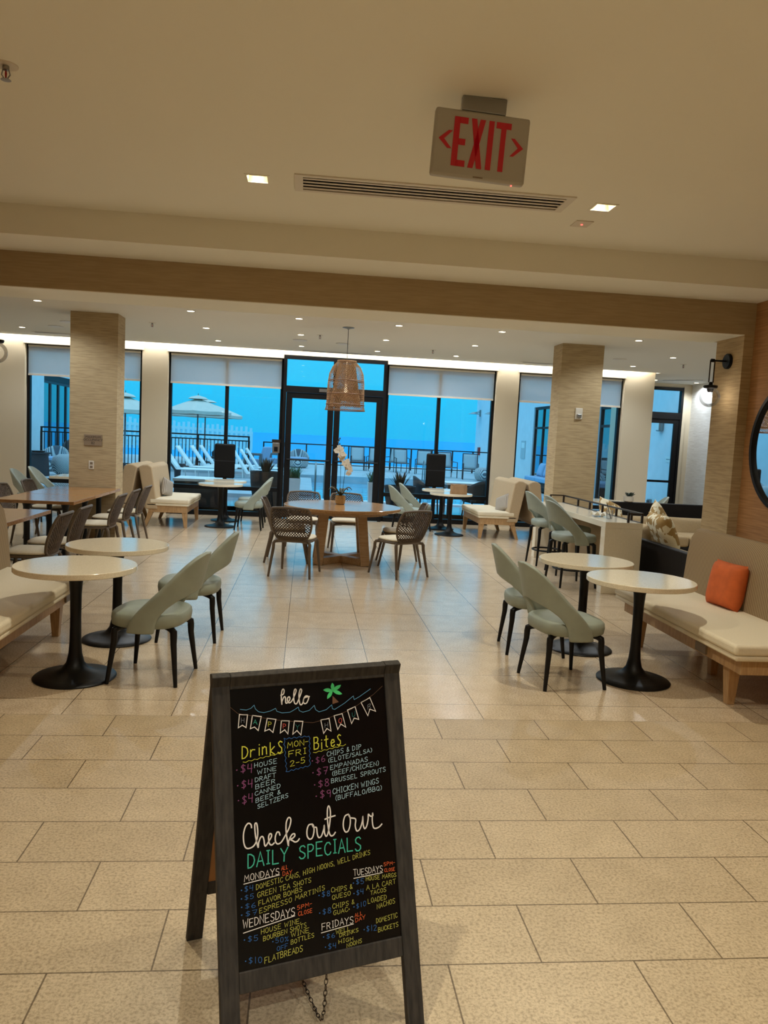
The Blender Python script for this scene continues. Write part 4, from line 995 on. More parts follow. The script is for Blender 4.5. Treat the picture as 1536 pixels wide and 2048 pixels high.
LN = [
("y", 3, [(0.0813, 0.7753), (0.0892, 0.7735), (0.0973, 0.7773), (0.1052, 0.7755), (0.1134, 0.7793), (0.1214, 0.7775), (0.1296, 0.7813), (0.1376, 0.7795), (0.1459, 0.7833), (0.1539, 0.7815), (0.1623, 0.7853), (0.1704, 0.7835), (0.1788, 0.7873), (0.1869, 0.7855), (0.1954, 0.7894)]),
("y", 3, [(0.2835, 0.7786), (0.2915, 0.7768), (0.2999, 0.7806), (0.3079, 0.7788), (0.3163, 0.7826), (0.3244, 0.7807), (0.3329, 0.7846), (0.3410, 0.7827), (0.3495, 0.7866), (0.3577, 0.7848), (0.3662, 0.7887), (0.3745, 0.7868), (0.3831, 0.7907)]),
("u", 3, [(0.1998, 0.8264), (0.2070, 0.8229), (0.2146, 0.8264), (0.2218, 0.8229), (0.2294, 0.8265), (0.2367, 0.8229), (0.2444, 0.8265), (0.2517, 0.8230), (0.2594, 0.8266), (0.2668, 0.8230), (0.2725, 0.8250), (0.2761, 0.8178), (0.2721, 0.8115), (0.2757, 0.8043), (0.2717, 0.7979), (0.2753, 0.7908), (0.2713, 0.7845), (0.2749, 0.7773), (0.2709, 0.7710), (0.2745, 0.7639), (0.2705, 0.7576), (0.2741, 0.7504), (0.2721, 0.7457), (0.2649, 0.7414), (0.2581, 0.7440), (0.2510, 0.7397), (0.2443, 0.7423), (0.2372, 0.7380), (0.2305, 0.7406), (0.2234, 0.7363), (0.2167, 0.7389), (0.2097, 0.7346), (0.2011, 0.7357), (0.2046, 0.7427), (0.2006, 0.7505), (0.2040, 0.7574), (0.2000, 0.7653), (0.2035, 0.7723), (0.1995, 0.7801), (0.2030, 0.7871), (0.1989, 0.7950), (0.2024, 0.8020), (0.1984, 0.8099), (0.2019, 0.8169), (0.1998, 0.8264)]),
("w", 6, [(0.0757, 0.9031), (0.0983, 0.9000), (0.0930, 0.8660), (0.0827, 0.8733), (0.0712, 0.8675), (0.0757, 0.9031)]),
("w", 6, [(0.1121, 0.8969), (0.1371, 0.8918), (0.1270, 0.8546), (0.1168, 0.8654), (0.1049, 0.8617), (0.1121, 0.8969)]),
("w", 6, [(0.1539, 0.8852), (0.1788, 0.8800), (0.1687, 0.8455), (0.1586, 0.8553), (0.1454, 0.8513), (0.1539, 0.8852)]),
("w", 6, [(0.1945, 0.8750), (0.2172, 0.8721), (0.2117, 0.8369), (0.2028, 0.8492), (0.1895, 0.8416), (0.1945, 0.8750)]),
("w", 6, [(0.2324, 0.8707), (0.2573, 0.8672), (0.2496, 0.8302), (0.2387, 0.8438), (0.2256, 0.8344), (0.2324, 0.8707)]),
("w", 6, [(0.3112, 0.8658), (0.3367, 0.8681), (0.3405, 0.8319), (0.3283, 0.8404), (0.3176, 0.8277), (0.3112, 0.8658)]),
("w", 6, [(0.3522, 0.8740), (0.3774, 0.8780), (0.3862, 0.8384), (0.3715, 0.8490), (0.3610, 0.8343), (0.3522, 0.8740)]),
("w", 6, [(0.3946, 0.8864), (0.4192, 0.8939), (0.4281, 0.8566), (0.4141, 0.8616), (0.4050, 0.8469), (0.3946, 0.8864)]),
("w", 6, [(0.4388, 0.9042), (0.4675, 0.9161), (0.4833, 0.8747), (0.4652, 0.8831), (0.4576, 0.8643), (0.4388, 0.9042)]),
("n", 2.5000, [(0.0511, 0.9243), (0.0715, 0.9059), (0.1114, 0.8963), (0.1554, 0.8840), (0.1964, 0.8748), (0.2419, 0.8676), (0.2881, 0.8607), (0.3159, 0.8653), (0.3562, 0.8744), (0.4014, 0.8851), (0.4396, 0.9041), (0.4785, 0.9235), (0.5097, 0.9458)]),
("v", 3, [(0.0784, 0.9166), (0.0955, 0.9133), (0.1085, 0.9167), (0.1180, 0.9247), (0.1213, 0.9138), (0.1302, 0.9052), (0.1449, 0.9017), (0.1638, 0.9046), (0.1791, 0.9104), (0.1825, 0.9019), (0.1974, 0.8962), (0.2202, 0.8959), (0.2340, 0.9019), (0.2459, 0.9081), (0.2481, 0.8981), (0.2586, 0.8925), (0.2783, 0.8961), (0.2939, 0.9086), (0.2971, 0.8963), (0.3074, 0.8891), (0.3294, 0.8934), (0.3469, 0.9055), (0.3486, 0.8942), (0.3553, 0.8918), (0.3865, 0.9068), (0.4155, 0.9249), (0.4177, 0.9143), (0.4346, 0.9215), (0.4714, 0.9412)]),
("w", 8, [(0.1958, 0.9450), (0.2036, 0.9480), (0.2064, 0.9576), (0.2031, 0.9618), (0.1994, 0.9556), (0.1971, 0.9395), (0.1978, 0.9206), (0.1989, 0.9285), (0.2051, 0.9399), (0.2092, 0.9377), (0.2094, 0.9240), (0.2131, 0.9222), (0.2199, 0.9281), (0.2225, 0.9344), (0.2200, 0.9390), (0.2152, 0.9351), (0.2155, 0.9252), (0.2215, 0.9222), (0.2296, 0.9295), (0.2398, 0.9487), (0.2418, 0.9569), (0.2376, 0.9580), (0.2342, 0.9455), (0.2340, 0.9255), (0.2375, 0.9179), (0.2438, 0.9210), (0.2556, 0.9455), (0.2584, 0.9545), (0.2542, 0.9574), (0.2496, 0.9424), (0.2500, 0.9205), (0.2543, 0.9135), (0.2600, 0.9189), (0.2638, 0.9310), (0.2695, 0.9371), (0.2765, 0.9358), (0.2778, 0.9298), (0.2716, 0.9179), (0.2645, 0.9163), (0.2614, 0.9231), (0.2646, 0.9316), (0.2717, 0.9340), (0.2804, 0.9347)]),
("w", 9, [(0.0982, 0.6017), (0.0967, 0.6102), (0.0890, 0.6140), (0.0804, 0.6042), (0.0754, 0.5850), (0.0764, 0.5633), (0.0820, 0.5518), (0.0926, 0.5502), (0.1024, 0.5544), (0.1100, 0.5649), (0.1147, 0.5842), (0.1135, 0.6079), (0.1097, 0.6118), (0.1073, 0.6054), (0.1084, 0.5784), (0.1140, 0.5493), (0.1163, 0.5606), (0.1222, 0.5731), (0.1283, 0.5738), (0.1312, 0.5650), (0.1322, 0.5532), (0.1356, 0.5493), (0.1444, 0.5597), (0.1521, 0.5703), (0.1524, 0.5770), (0.1477, 0.5784), (0.1441, 0.5698), (0.1456, 0.5545), (0.1519, 0.5492), (0.1594, 0.5534)]),
("w", 9, [(0.1763, 0.5711), (0.1737, 0.5789), (0.1679, 0.5791), (0.1629, 0.5677), (0.1635, 0.5552), (0.1694, 0.5492), (0.1795, 0.5527), (0.1913, 0.5679), (0.2033, 0.5865), (0.2090, 0.6045), (0.2064, 0.6124), (0.2008, 0.6118), (0.1954, 0.5996), (0.1942, 0.5759), (0.1985, 0.5414), (0.2005, 0.5530), (0.2097, 0.5669), (0.2173, 0.5685), (0.2181, 0.5629), (0.2111, 0.5575), (0.2037, 0.5566), (0.2116, 0.5513), (0.2181, 0.5470), (0.2256, 0.5482), (0.2307, 0.5536)]),
("w", 9, [(0.2683, 0.5865), (0.2595, 0.5853), (0.2539, 0.5724), (0.2538, 0.5570), (0.2602, 0.5481), (0.2687, 0.5513), (0.2742, 0.5677), (0.2734, 0.5816), (0.2698, 0.5863), (0.2732, 0.5775), (0.2818, 0.5756), (0.2829, 0.5596), (0.2868, 0.5487), (0.2946, 0.5509), (0.3024, 0.5671), (0.3050, 0.5778), (0.3043, 0.5599), (0.3083, 0.5489), (0.3140, 0.5543), (0.3209, 0.5783), (0.3249, 0.6057), (0.3242, 0.6215), (0.3207, 0.6280), (0.3167, 0.6191), (0.3152, 0.5931), (0.3175, 0.5614), (0.3226, 0.5482), (0.3303, 0.5484), (0.3366, 0.5552)]),
("w", 9, [(0.3079, 0.5941), (0.3216, 0.5974), (0.3385, 0.5996)]),
("w", 9, [(0.3785, 0.5976), (0.3684, 0.5944), (0.3623, 0.5794), (0.3617, 0.5637), (0.3669, 0.5518), (0.3757, 0.5537), (0.3822, 0.5696), (0.3834, 0.5870), (0.3793, 0.5975), (0.3838, 0.5877), (0.3994, 0.5820), (0.3973, 0.5639), (0.4015, 0.5492), (0.4114, 0.5541), (0.4199, 0.5731), (0.4224, 0.5851), (0.4217, 0.5639), (0.4257, 0.5521), (0.4326, 0.5589), (0.4379, 0.5759), (0.4396, 0.5892), (0.4457, 0.5833), (0.4530, 0.5837), (0.4527, 0.5899), (0.4504, 0.5705), (0.4524, 0.5525), (0.4593, 0.5479), (0.4709, 0.5505), (0.4796, 0.5571)]),
("w", 5, [(0.0717, 0.4624), (0.1702, 0.4696)]),
("w", 5, [(0.0663, 0.3423), (0.2079, 0.3592)]),
("w", 5, [(0.3837, 0.4251), (0.4718, 0.4262)]),
("w", 5, [(0.2803, 0.3023), (0.3750, 0.3078)])]
PALM = [(0.3518, 0.9459), (0.3531, 0.9681), (0.3793, 0.9594), (0.3809, 0.9330), (0.3336, 0.9236), (0.3232, 0.9504), (0.3509, 0.9311), (0.3690, 0.9117), (0.3494, 0.9075)]

SGX, SGY, PSI, TILT = -0.1474, 1.8196, 0.2996, 0.3057
SW, SH, ST, TR, B1, B0 = 0.5677, 1.02, 0.0505, 0.048, 0.2499, 0.1971
r = thing('sandwich_board','grey wooden A-frame blackboard with colourful happy hour menu, foreground','sign board',(SGX,SGY,0)); r.rotation_euler = (0,0,PSI)
# local frame: x along the board, y backwards, z up; the front leans back by TILT
def tilt_obj(o, back=False):
    o.rotation_euler = (-TILT, 0, 0) if not back else (TILT, 0, 0)
    if back: o.location = (0, 2*SH*math.sin(TILT)+.0, 0)
    return o
d0, d1 = 0.0, 0.022
fr = MB(); fr.box(0,ST,d0,d1,0,SH); fr.box(SW-ST,SW,d0,d1,0,SH); fr.box(ST,SW-ST,d0+.001,d1,SH-TR,SH-.001); fr.box(ST,SW-ST,d0+.001,d1,B0,B1)
frame = tilt_obj(fr.build('front_frame', SLATE, r, smooth=0, bevel=.0025))
panel = MB().box(ST,SW-ST,d0+.006,d1-.004,B1,SH-TR).build('writing_panel', BOARD, r, smooth=0); tilt_obj(panel)
bk = MB(); bk.box(0,ST,-d1,-d0,0,SH); bk.box(SW-ST,SW,-d1,-d0,0,SH); bk.box(ST,SW-ST,-d1,-d0-.001,SH-TR,SH-.001); bk.box(ST,SW-ST,-d1,-d0-.001,B0,B1)
tilt_obj(bk.build('rear_frame', SLATE, r, smooth=0, bevel=.0025), True)
tilt_obj(MB().box(ST,SW-ST,-d1+.004,-d0-.006,B1,SH-TR).build('rear_panel', mat('raw hardboard', (150,100,52), .7), r, smooth=0), True)
zt_ = SH*math.cos(TILT); yt_ = SH*math.sin(TILT)
ch = MB(); nl = 26
pa = Vector((SW*.52, (B0)*math.sin(TILT)+.02, B0*math.cos(TILT)+.01)); pb = Vector((SW*.52, 2*yt_-(B0)*math.sin(TILT)-.02, B0*math.cos(TILT)+.01))
zl = .012
path = [pa, Vector((pa.x, pa.y+.004, pa.z*.6)), Vector((pa.x, pa.y+.012, .05)), Vector((pa.x, pa.y+.05, zl)), Vector((pa.x, (pa.y+pb.y)/2, zl)), Vector((pb.x, pb.y-.05, zl)), Vector((pb.x, pb.y-.012, .05)), pb]
fine = [Vector(p) for p in smoothline([tuple(p) for p in path], 24)]
run = [0.0]
for p, q in zip(fine, fine[1:]): run.append(run[-1]+(q-p).length)
step = .0165; s_at = 0.0; idx = 0; k = 0
while s_at < run[-1]-.01:
    while run[idx+1] < s_at: idx += 1
    c = fine[idx]; d = (fine[idx+1]-fine[idx]).normalized(); sdir = Vector((1,0,0)) if k % 2 else d.cross(Vector((1,0,0)))
    ch.tube([c+d*(.0105*math.cos(2*PI*i/10))+sdir*(.005*math.sin(2*PI*i/10)) for i in range(11)], .0013, 5, cap=False)
    s_at += step; k += 1
ch.build('chain', DKBRONZE, r)
CHALK = {'y':(206,200,62),'b':(176,206,214),'p':(132,66,108),'t':(64,176,146),'w':(226,216,206),'o':(226,98,44),'g':(184,178,76),'u':(48,100,160),'s':(120,124,128),'r':(226,92,76),'d':(36,112,104),'n':(96,66,44),'v':(96,160,196)}
CNAME = {'y':'bright yellow','b':'pale blue','p':'plum','t':'teal','w':'white','o':'orange','g':'olive yellow','u':'blue','s':'grey','r':'coral','d':'dark teal','n':'brown string','v':'blue wave'}
# a one-stroke hand alphabet on a 4 x 6 grid
FONT = {
'A':'0,0 2,6 4,0|.8,2.1 3.3,2.1','B':'.2,0 .2,6 2.4,6 3.2,5.2 3,3.9 2,3.2 .2,3.2|2,3.2 3.4,2.6 3.7,1.4 2.9,.2 .2,0','C':'3.7,4.9 3,5.9 1.6,5.9 .5,4.6 .2,2.8 .7,1 1.9,.1 3.2,.4 3.9,1.4',
'D':'.2,0 .2,6 1.8,5.8 3.3,4.8 3.8,3 3.2,1.2 1.9,.2 .2,0','E':'3.7,6 .3,6 .3,0 3.7,0|.3,3.1 3,3.1','F':'3.8,6 .3,6 .3,0|.3,3.1 3,3.1','G':'3.7,5 2.8,5.9 1.4,5.7 .4,4.4 .2,2.4 .9,.6 2.2,0 3.6,.9 3.7,2.6 2.3,2.6',
'H':'.3,0 .3,6|3.7,0 3.7,6|.3,3 3.7,3','I':'2,0 2,6|.9,6 3.1,6|.9,0 3.1,0','J':'3,6 3,1.5 2.2,.2 1,.2 .4,1.4','K':'.3,0 .3,6|3.6,6 .3,2.8 3.8,0','L':'.4,6 .4,0 3.6,0','M':'0,0 .5,6 2,2.4 3.5,6 4,0','N':'.2,0 .2,6 3.8,0 3.8,6',
'O':'2,6 .7,5.2 .2,3.2 .6,1 2,0 3.4,.9 3.8,3 3.3,5.2 2,6','P':'.3,0 .3,6 2.4,6 3.5,5.2 3.4,3.9 2.3,3 .3,2.9','Q':'2,6 .7,5.2 .2,3.2 .6,1 2,0 3.4,.9 3.8,3 3.3,5.2 2,6|2.4,1.6 4,-.4','R':'.3,0 .3,6 2.3,6 3.4,5.2 3.2,3.8 2.2,3.1 .3,3|1.8,3 3.8,0',
'S':'3.6,5.2 2.8,6 1.4,5.9 .5,5 .8,3.7 2.2,3 3.5,2.2 3.6,1 2.5,.1 1.1,.1 .3,1','T':'2,0 2,6|0,6 4,6','U':'.2,6 .3,1.6 1.2,.2 2.6,.2 3.6,1.5 3.8,6','V':'0,6 2,0 4,6','W':'0,6 .9,0 2,4.2 3.1,0 4,6','X':'.2,6 3.8,0|3.8,6 .2,0','Y':'0,6 2,3 4,6|2,3 1.8,0','Z':'.2,6 3.8,6 .2,0 3.8,0',
'0':'2,6 .7,5.2 .4,3 .8,.8 2,0 3.2,.9 3.6,3 3.2,5.2 2,6','1':'2,0 2,6','2':'.4,4.8 1.2,5.9 2.6,5.9 3.3,4.8 2.8,3.3 .3,0 3.8,0','3':'.5,5.6 2,6 3.2,5 2.6,3.5 1.5,3.1 3,2.7 3.5,1.3 2.4,.1 .5,.4','4':'.6,6 .3,2.9 3.4,2.9|3.1,6 2.9,0','5':'3.4,6 .8,6 .6,3.4 2.4,3.6 3.5,2.4 3.2,.8 1.8,0 .4,.7','6':'2.8,6 1.1,4.4 .4,2 1,.3 2.4,0 3.5,1.2 3.1,2.7 1.8,3 .6,1.9','7':'.3,6 3.7,6 1.8,0|1,3 3.2,3','8':'2,3.2 .8,4.2 1,5.6 2.2,6 3.2,5.3 3,4 1,2.4 .5,1 1.5,.1 2.8,.2 3.6,1.3 3,2.5 2,3.2','9':'3.4,4.4 2.4,3.2 1,3.6 .6,5 1.6,6 3,5.8 3.4,4.4 3,0',
'$':'3.5,5 2.5,5.5 1.1,5.2 .7,4.2 1.6,3.3 3,2.7 3.4,1.6 2.4,.7 .5,1|2,6.3 2,-.3','&':'3.8,.2 1.2,4.2 1.4,5.6 2.5,5.6 2.5,4.4 .6,2 .7,.6 1.9,.1 3.5,2.2','/':'.8,-.3 3,6.2','(':'2.6,6.4 1.5,4.6 1.4,1.6 2.6,-.4',')':'1.2,6.4 2.4,4.6 2.5,1.6 1.2,-.4',',':'1.4,.6 1,-.9','.':'1.2,2.8 1.6,2.9','-':'.8,3 3.2,3','%':'.4,5.6 1.4,5.6 1.4,4.4 .4,4.4 .4,5.6|3.6,6 .6,0|2.7,1.4 3.6,1.4 3.6,.3 2.7,.3 2.7,1.4',
'r':'.5,0 .5,3.6|.5,2.4 1.6,3.6 3.2,3.4','i':'2,0 2,3.6|2,4.9 2.1,5.1','n':'.5,0 .5,3.6|.5,2.6 1.8,3.7 3,3.2 3.2,0','k':'.5,0 .5,6|3.2,3.8 .5,1.8 3.3,0','s':'3.2,5.2 2,5.8 .8,5 1.4,3.6 2.9,2.4 3,1 1.8,.1 .4,.6','t':'2,6 1.9,.8 3,.2|.6,4 3.4,4.2','e':'.6,1.8 3.2,2.4 2.8,3.6 1.5,3.7 .6,2.4 1,.5 2.2,.1 3.4,.9'}
def chalk(b, nm, c):
    o = b.build(nm, mat('chalk '+CNAME[c], CHALK[c], .85), panel, smooth=0); o.location = (0, .0048, 0); o['label'] = CNAME[c]+' '+('hand lettering' if nm == 'lettering' else 'drawn line')
def ribbon(b, P, w_):
    P = [Vector((x, 0, z)) for x, z in P]
    Q = [P[0]]
    for p in P[1:]:
        if (p-Q[-1]).length > 1e-5: Q.append(p)
    if len(Q) < 2: return
    d0_ = (Q[0]-Q[1]).normalized()*w_*.35; d1_ = (Q[-1]-Q[-2]).normalized()*w_*.35
    Q[0] = Q[0]+d0_; Q[-1] = Q[-1]+d1_
    vs = []
    for i, p in enumerate(Q):
        a = (p-Q[i-1]).normalized() if i else (Q[1]-p).normalized(); c = (Q[i+1]-p).normalized() if i < len(Q)-1 else a
        t = a+c
        t = t.normalized() if t.length > .2 else a
        k = 1/max(.55, t.dot(a)); n_ = Vector((-t.z, 0, t.x))*(w_/2*k)
        vs += [p+n_, p-n_]
    b.add(vs, [(2*i, 2*i+1, 2*i+3, 2*i+2) for i in range(len(Q)-1)])
rj = random.Random(21)
for s_, c, u0, v0, u1, v1, h in TX:
    b = MB(); n_ = len(s_); h = h*(.86 if h < .02 else .95); ln = math.hypot(u1-u0, v1-v0); ex = ((u1-u0)/ln, (v1-v0)/ln); adv = ln/(n_-.22)
    wd = {'.':.62,'I':.7,'1':.75,' ':.6,',':.5,'(':.6,')':.6,'/':.6,'i':.5,'M':1.15,'W':1.15,'-':.7}
    tot = sum(wd.get(q, 1) for q in s_); adv = ln/(tot-.2); x = 0
    for q in s_:
        wq = wd.get(q, 1)*adv
        if q in FONT:
            cw = adv*.80*(wd.get(q, 1) if q in 'IMW1i' else 1); off = 0
            jz = rj.uniform(-.06,.06)*h; hs = h*rj.uniform(.93,1.05)
            for st in FONT[q].split('|'):
                P = [tuple(float(z) for z in p.split(',')) for p in st.split()]
                pts = []
                for gx, gy in P:
                    gxx = (gx/4*cw if q not in '.,()/-' else (gx-.8)/4*cw) + gy/6*hs*.04; a = x+gxx
                    pts.append((u0+ex[0]*a, v0+ex[1]*a+gy/6*hs+jz))
                ribbon(b, pts, max(.0011, min(.0032, h*.085)) if q != '.' else .0028)
        x += wq
    chalk(b, 'lettering', c)
for c, w_, P in LN:
    nm = 'lettering' if w_ > 6.5 else 'drawing'
    if w_ > 6.5: P = smoothline(P, 4)
    b = MB(); ribbon(b, P, w_*.00041); chalk(b, nm, c)
b = MB(); cx, cz = PALM[0]
for tx, tz in PALM[1:6]:
    P = []; L = math.hypot(tx-cx, tz-cz); dx, dz = (tx-cx)/L, (tz-cz)/L
    for k in range(13):
        t = k/6 if k <= 6 else (12-k)/6; s_ = 1 if k <= 6 else -1
        P.append((cx+dx*L*t-dz*s_*.0055*math.sin(PI*min(1,t*.9+.05)), .0, cz+dz*L*t+dx*s_*.0055*math.sin(PI*min(1,t*.9+.05))))
    b.add(P, [tuple(range(13))])
o = b.build('drawing', mat('chalk palm green', (70,190,110), .85), panel, smooth=0); o.location = (0,.0048,0); o['label'] = 'green palm leaves'
b = MB().add([(x, 0, z) for x, z in PALM[6:9]], [(0,1,2)]); o = b.build('drawing', mat('chalk trunk', (104,70,46), .85), panel, smooth=0); o.location = (0,.0046,0); o['label'] = 'brown palm trunk'
# ------------------------------------------------------------------ outside: decks, pool, sea
XW = 8.9
struct(MB().box(-9.6,XW,15.30,19.4,-.25,0).build('pool_deck', DECK, smooth=0))
struct(MB().box(-9.6,-1.3,19.4,28.0,-.25,.10).build('pool_deck', DECKD, smooth=0))
struct(MB().box(7.3,XW,19.4,28.0,-.25,.06).build('pool_deck', DECKD, smooth=0))
struct(MB().box(-9.6,XW,28.0,40.6,-.25,.20).build('pool_deck', DECKD, smooth=0))
struct(MB().box(-1.3,7.3,19.4,19.7,-.25,.03).build('pool_coping', STUCCO, smooth=0))
struct(MB().box(-1.3,7.3,19.7,28.0,-.6,-.06).build('pool_water', POOL, smooth=0))
sea = MB(); sea.add([(-16000,41,-8),(16000,41,-8),(16000,22000,-8),(-16000,22000,-8)],[(0,1,2,3)])
struct(sea.build('sea', SEA, smooth=0))
# wing of the building at the right
wg = MB(); dA = (19.9,23.1); dB = (27.9,30.0)
for y0, y1, z0, z1 in ((15.3,dA[0],0,6.5),(dA[0],dA[1],2.95,6.5),(dA[1],dB[0],0,6.5),(dB[0],dB[1],3.15,6.5),(dB[1],40.5,0,6.5)):
    wg.box(XW,XW+.3,y0,y1,z0,z1)
wg.box(XW+.3,XW+5,40.2,40.5,0,6.5)
struct(wg.build('wall_outside_right', STUCCO, smooth=0))
for i, (ya, yb, zt_) in enumerate(((dA[0],dA[1],2.95),(dB[0],dB[1],3.15))):
    d = thing('door_%d' % (3+i), None, None); struct(d)
    f = MB(); f.box(XW+.05,XW+.15,ya,ya+.09,.0,zt_); f.box(XW+.05,XW+.15,yb-.09,yb,.0,zt_); f.box(XW+.05,XW+.15,ya+.09,yb-.09,zt_-.1,zt_); f.box(XW+.05,XW+.15,ya+.09,yb-.09,2.3,2.38); f.box(XW+.05,XW+.15,ya+.09,yb-.09,0,.14); f.box(XW+.05,XW+.15,(ya+yb)/2-.05,(ya+yb)/2+.05,.14,zt_-.1)
    f.build('door_frame', BLACKM, d, smooth=0)
    MB().box(XW+.09,XW+.10,ya+.09,yb-.09,.14,zt_-.1).build('door_pane', FACADE, d, smooth=0)
    struct(MB().box(XW+.16,XW+.3,ya,yb,0,zt_).build('wall_outside_right', DKGREY, smooth=0))
# wing at the left with folding glass doors
LX = -9.6
wg = MB(); oA, oB, oz = 29.5, 36.4, 3.4
for y0, y1, z0, z1 in ((15.3,oA,0,6.0),(oA,oB,oz,6.0),(oB,37.2,0,6.0)): wg.box(LX-.3,LX,y0,y1,z0,z1)
struct(wg.build('wall_outside_left', STUCCO, smooth=0))
d = thing('door_5', None, None); struct(d)
f = MB(); f.box(LX-.2,LX-.06,oA,oB,oz-.22,oz); f.box(LX-.2,LX-.06,oA,oA+.1,.2,oz-.22); f.box(LX-.2,LX-.06,oB-.1,oB,.2,oz-.22); f.build('door_frame', BLACKM, d, smooth=0)
npn = 7
for k in range(npn):
    a = oA+.1+(oB-oA-.2)*k/npn; b = oA+.1+(oB-oA-.2)*(k+1)/npn; f = MB()
    f.box(LX-.17,LX-.09,a,a+.07,.22,oz-.22); f.box(LX-.17,LX-.09,b-.07,b,.22,oz-.22); f.box(LX-.17,LX-.09,a+.07,b-.07,oz-.32,oz-.22); f.box(LX-.17,LX-.09,a+.07,b-.07,.22,.36)
    lf = f.build('door_leaf', DKGREY, d, smooth=0); MB().box(LX-.135,LX-.128,a+.07,b-.07,.36,oz-.32).build('door_pane', FACADE, lf, smooth=0)
struct(MB().box(LX-3,LX-2.9,oA,oB,0,oz).build('wall_outside_left', DKGREY, smooth=0))

# railings
def railing(label, x0, x1, y, zb, zt_, gap, pick, lower=True):
    r = thing('railing', label, 'railing', ((x0+x1)/2, y, zb)); h = zt_-zb; L = (x1-x0)/2
    MB().box(-L,L,-.03,.03,h-.05,h).build('top_rail', BLACKM, r, smooth=0)
    if lower: MB().box(-L,L,-.02,.02,.08,.12).build('lower_rail', BLACKM, r, smooth=0)
    if pick:
        MB().box(-L,L,-.02,.02,h-.20,h-.16).build('middle_rail', BLACKM, r, smooth=0)
        b = MB(); n_ = int(2*L/.125)
        for k in range(n_+1): x = -L+2*L*k/n_; b.box(x-.012,x+.012,-.012,.012,.12,h-.16)
        b.build('picket_panel', BLACKM, r, smooth=0)
    n_ = max(1, round(2*L/gap))
    for k in range(n_+1):
        x = -L+.03+(2*L-.06)*k/n_; MB().box(x-.03,x+.03,-.028,.028,0,h-.05).build('post', BLACKM, r, smooth=0)
railing('black picket railing across the pool deck, left part',-9.3,-2.05,28.25,.2,1.48,1.8,True)
railing('open black railing between pool deck and sea',-2.0,8.85,36.0,.2,1.23,1.0,False)
# pale boardwalk fence far behind
r = thing('boardwalk_fence','pale wooden boardwalk fence far behind the umbrellas','fence',(-7.6,60,0))
b = MB()
for k in range(28): MB().box(-6.4+.36*k-.09,-6.4+.36*k+.09,-.07,.07,0,2.25+.05*((k*7) % 3)-.012*k).build('post', WHITEC, r, smooth=0)
for z in (.6,1.2,1.7): b.bar((-6.5,0,z+.1),(3.45,0,z-.2),.06,.16)
for k in range(80): x = -6.45+.125*k; b.box(x-.045,x+.045,.03,.05,.2,1.95-.004*k)
b.build('slat_panel', WHITEC, r, smooth=0)

# umbrellas
def umbrella(name, label, x, y, zb, ze, zt_, R):
    r = thing(name, label, 'umbrella', (x,y,zb), 0, 'canvas umbrellas on the pool deck')
    ze -= zb; zt_ -= zb; n_ = 8; b = MB(); vs = [(0,0,zt_-.10)]
    m = 5
    for j in range(1, m+1):
        for k in range(n_*4):
            a = 2*PI*k/(n_*4); sc = 1-.05*abs(math.sin(n_*a/2)); q = R*j/m; z = zt_-.10-(zt_-.10-ze)*(j/m)**1.15-.02*(j/m)*abs(math.sin(n_*a/2))
            vs.append((q*sc*math.cos(a), q*sc*math.sin(a), z))
    N = n_*4; fs = [(0, 1+k, 1+(k+1) % N) for k in range(N)]+[(1+(j-1)*N+k, 1+j*N+k, 1+j*N+(k+1) % N, 1+(j-1)*N+(k+1) % N) for j in range(1, m) for k in range(N)]
    fs += [(1+(m-1)*N+k, 1+m*N+k, 1+m*N+(k+1) % N, 1+(m-1)*N+(k+1) % N) for k in range(N)]
    vs += [(v[0], v[1], v[2]-.12) for v in vs[1+(m-1)*N:1+m*N]]
    b.add(vs, fs); b.build('canopy', CANVAS, r, smooth=60)
    MB().lathe([(.001,zt_+.02),(R*.22,zt_-.05),(R*.30,zt_-.12),(R*.27,zt_-.13)],24,close=False).build('vent_cap', CANVAS, r)
    MB().tube([(0,0,0),(0,0,zt_)],.028,10).build('pole', TEAKG, r)
    MB().tube([(0,0,zt_),(0,0,zt_+.1)],[.02,.006],8).build('finial', TEAKG, r)
    for k in range(n_):
        a = 2*PI*k/n_; MB().tube([(.03*math.cos(a),.03*math.sin(a),ze-.05),(R*.55*math.cos(a),R*.55*math.sin(a),ze+.5*(zt_-.1-ze)-.06)],.012,6).build('rib', TEAKG, r)
    MB().lathe([(.30,0),(.30,.05),(.05,.09),(.045,.3),(.001,.3)],20).build('base', DKGREY, r)
umbrella('umbrella','pale canvas umbrella in the window left of the doors, nearer one',-4.15,30.0,.2,2.32,2.90,1.25)
umbrella('umbrella','pale canvas umbrella in the window left of the doors, behind the nearer one',-4.45,34.5,.2,2.30,2.95,1.6)
umbrella('umbrella','pale canvas umbrella seen through the far left window beside the pillar',-6.05,26.6,.1,2.18,2.72,1.15)

# loungers: head at -X, foot at +X
def lounger():
    r = thing('sun_lounger','','sun lounger',(0,0,0),0,'white sling sun loungers on the pool deck')
    f = MB()
    for s_ in (-.32,.32):
        f.tube([(-.05,s_,.36),(1.35,s_,.36)],.018,8); f.tube([(-.05,s_,.36),(-.50,s_,.98)],.018,8)
    for x in (0,1.35): f.tube([(x,-.32,.36),(x,.32,.36)],.016,8)
    f.tube([(-.50,-.32,.98),(-.50,.32,.98)],.016,8); f.build('frame', WHITEC, r)
    for x in (.1,1.2):
        for s_ in (-.30,.30): MB().tube([(x,s_,.36),(x+.03,s_,0)],.016,8).build('leg', WHITEC, r)
    g = MB(); g.grid(lambda u, v: (-.03+1.38*u, -.31+.62*v, .375-.02*math.sin(PI*v)), 8, 6); g.build('seat_sling', WHITESL, r, solid=.012)
    g = MB(); g.grid(lambda u, v: (-.03-.46*u, -.31+.62*v, .375+.63*u-.015*math.sin(PI*v)), 6, 6); g.build('back_sling', WHITESL, r, solid=.012)
    return r
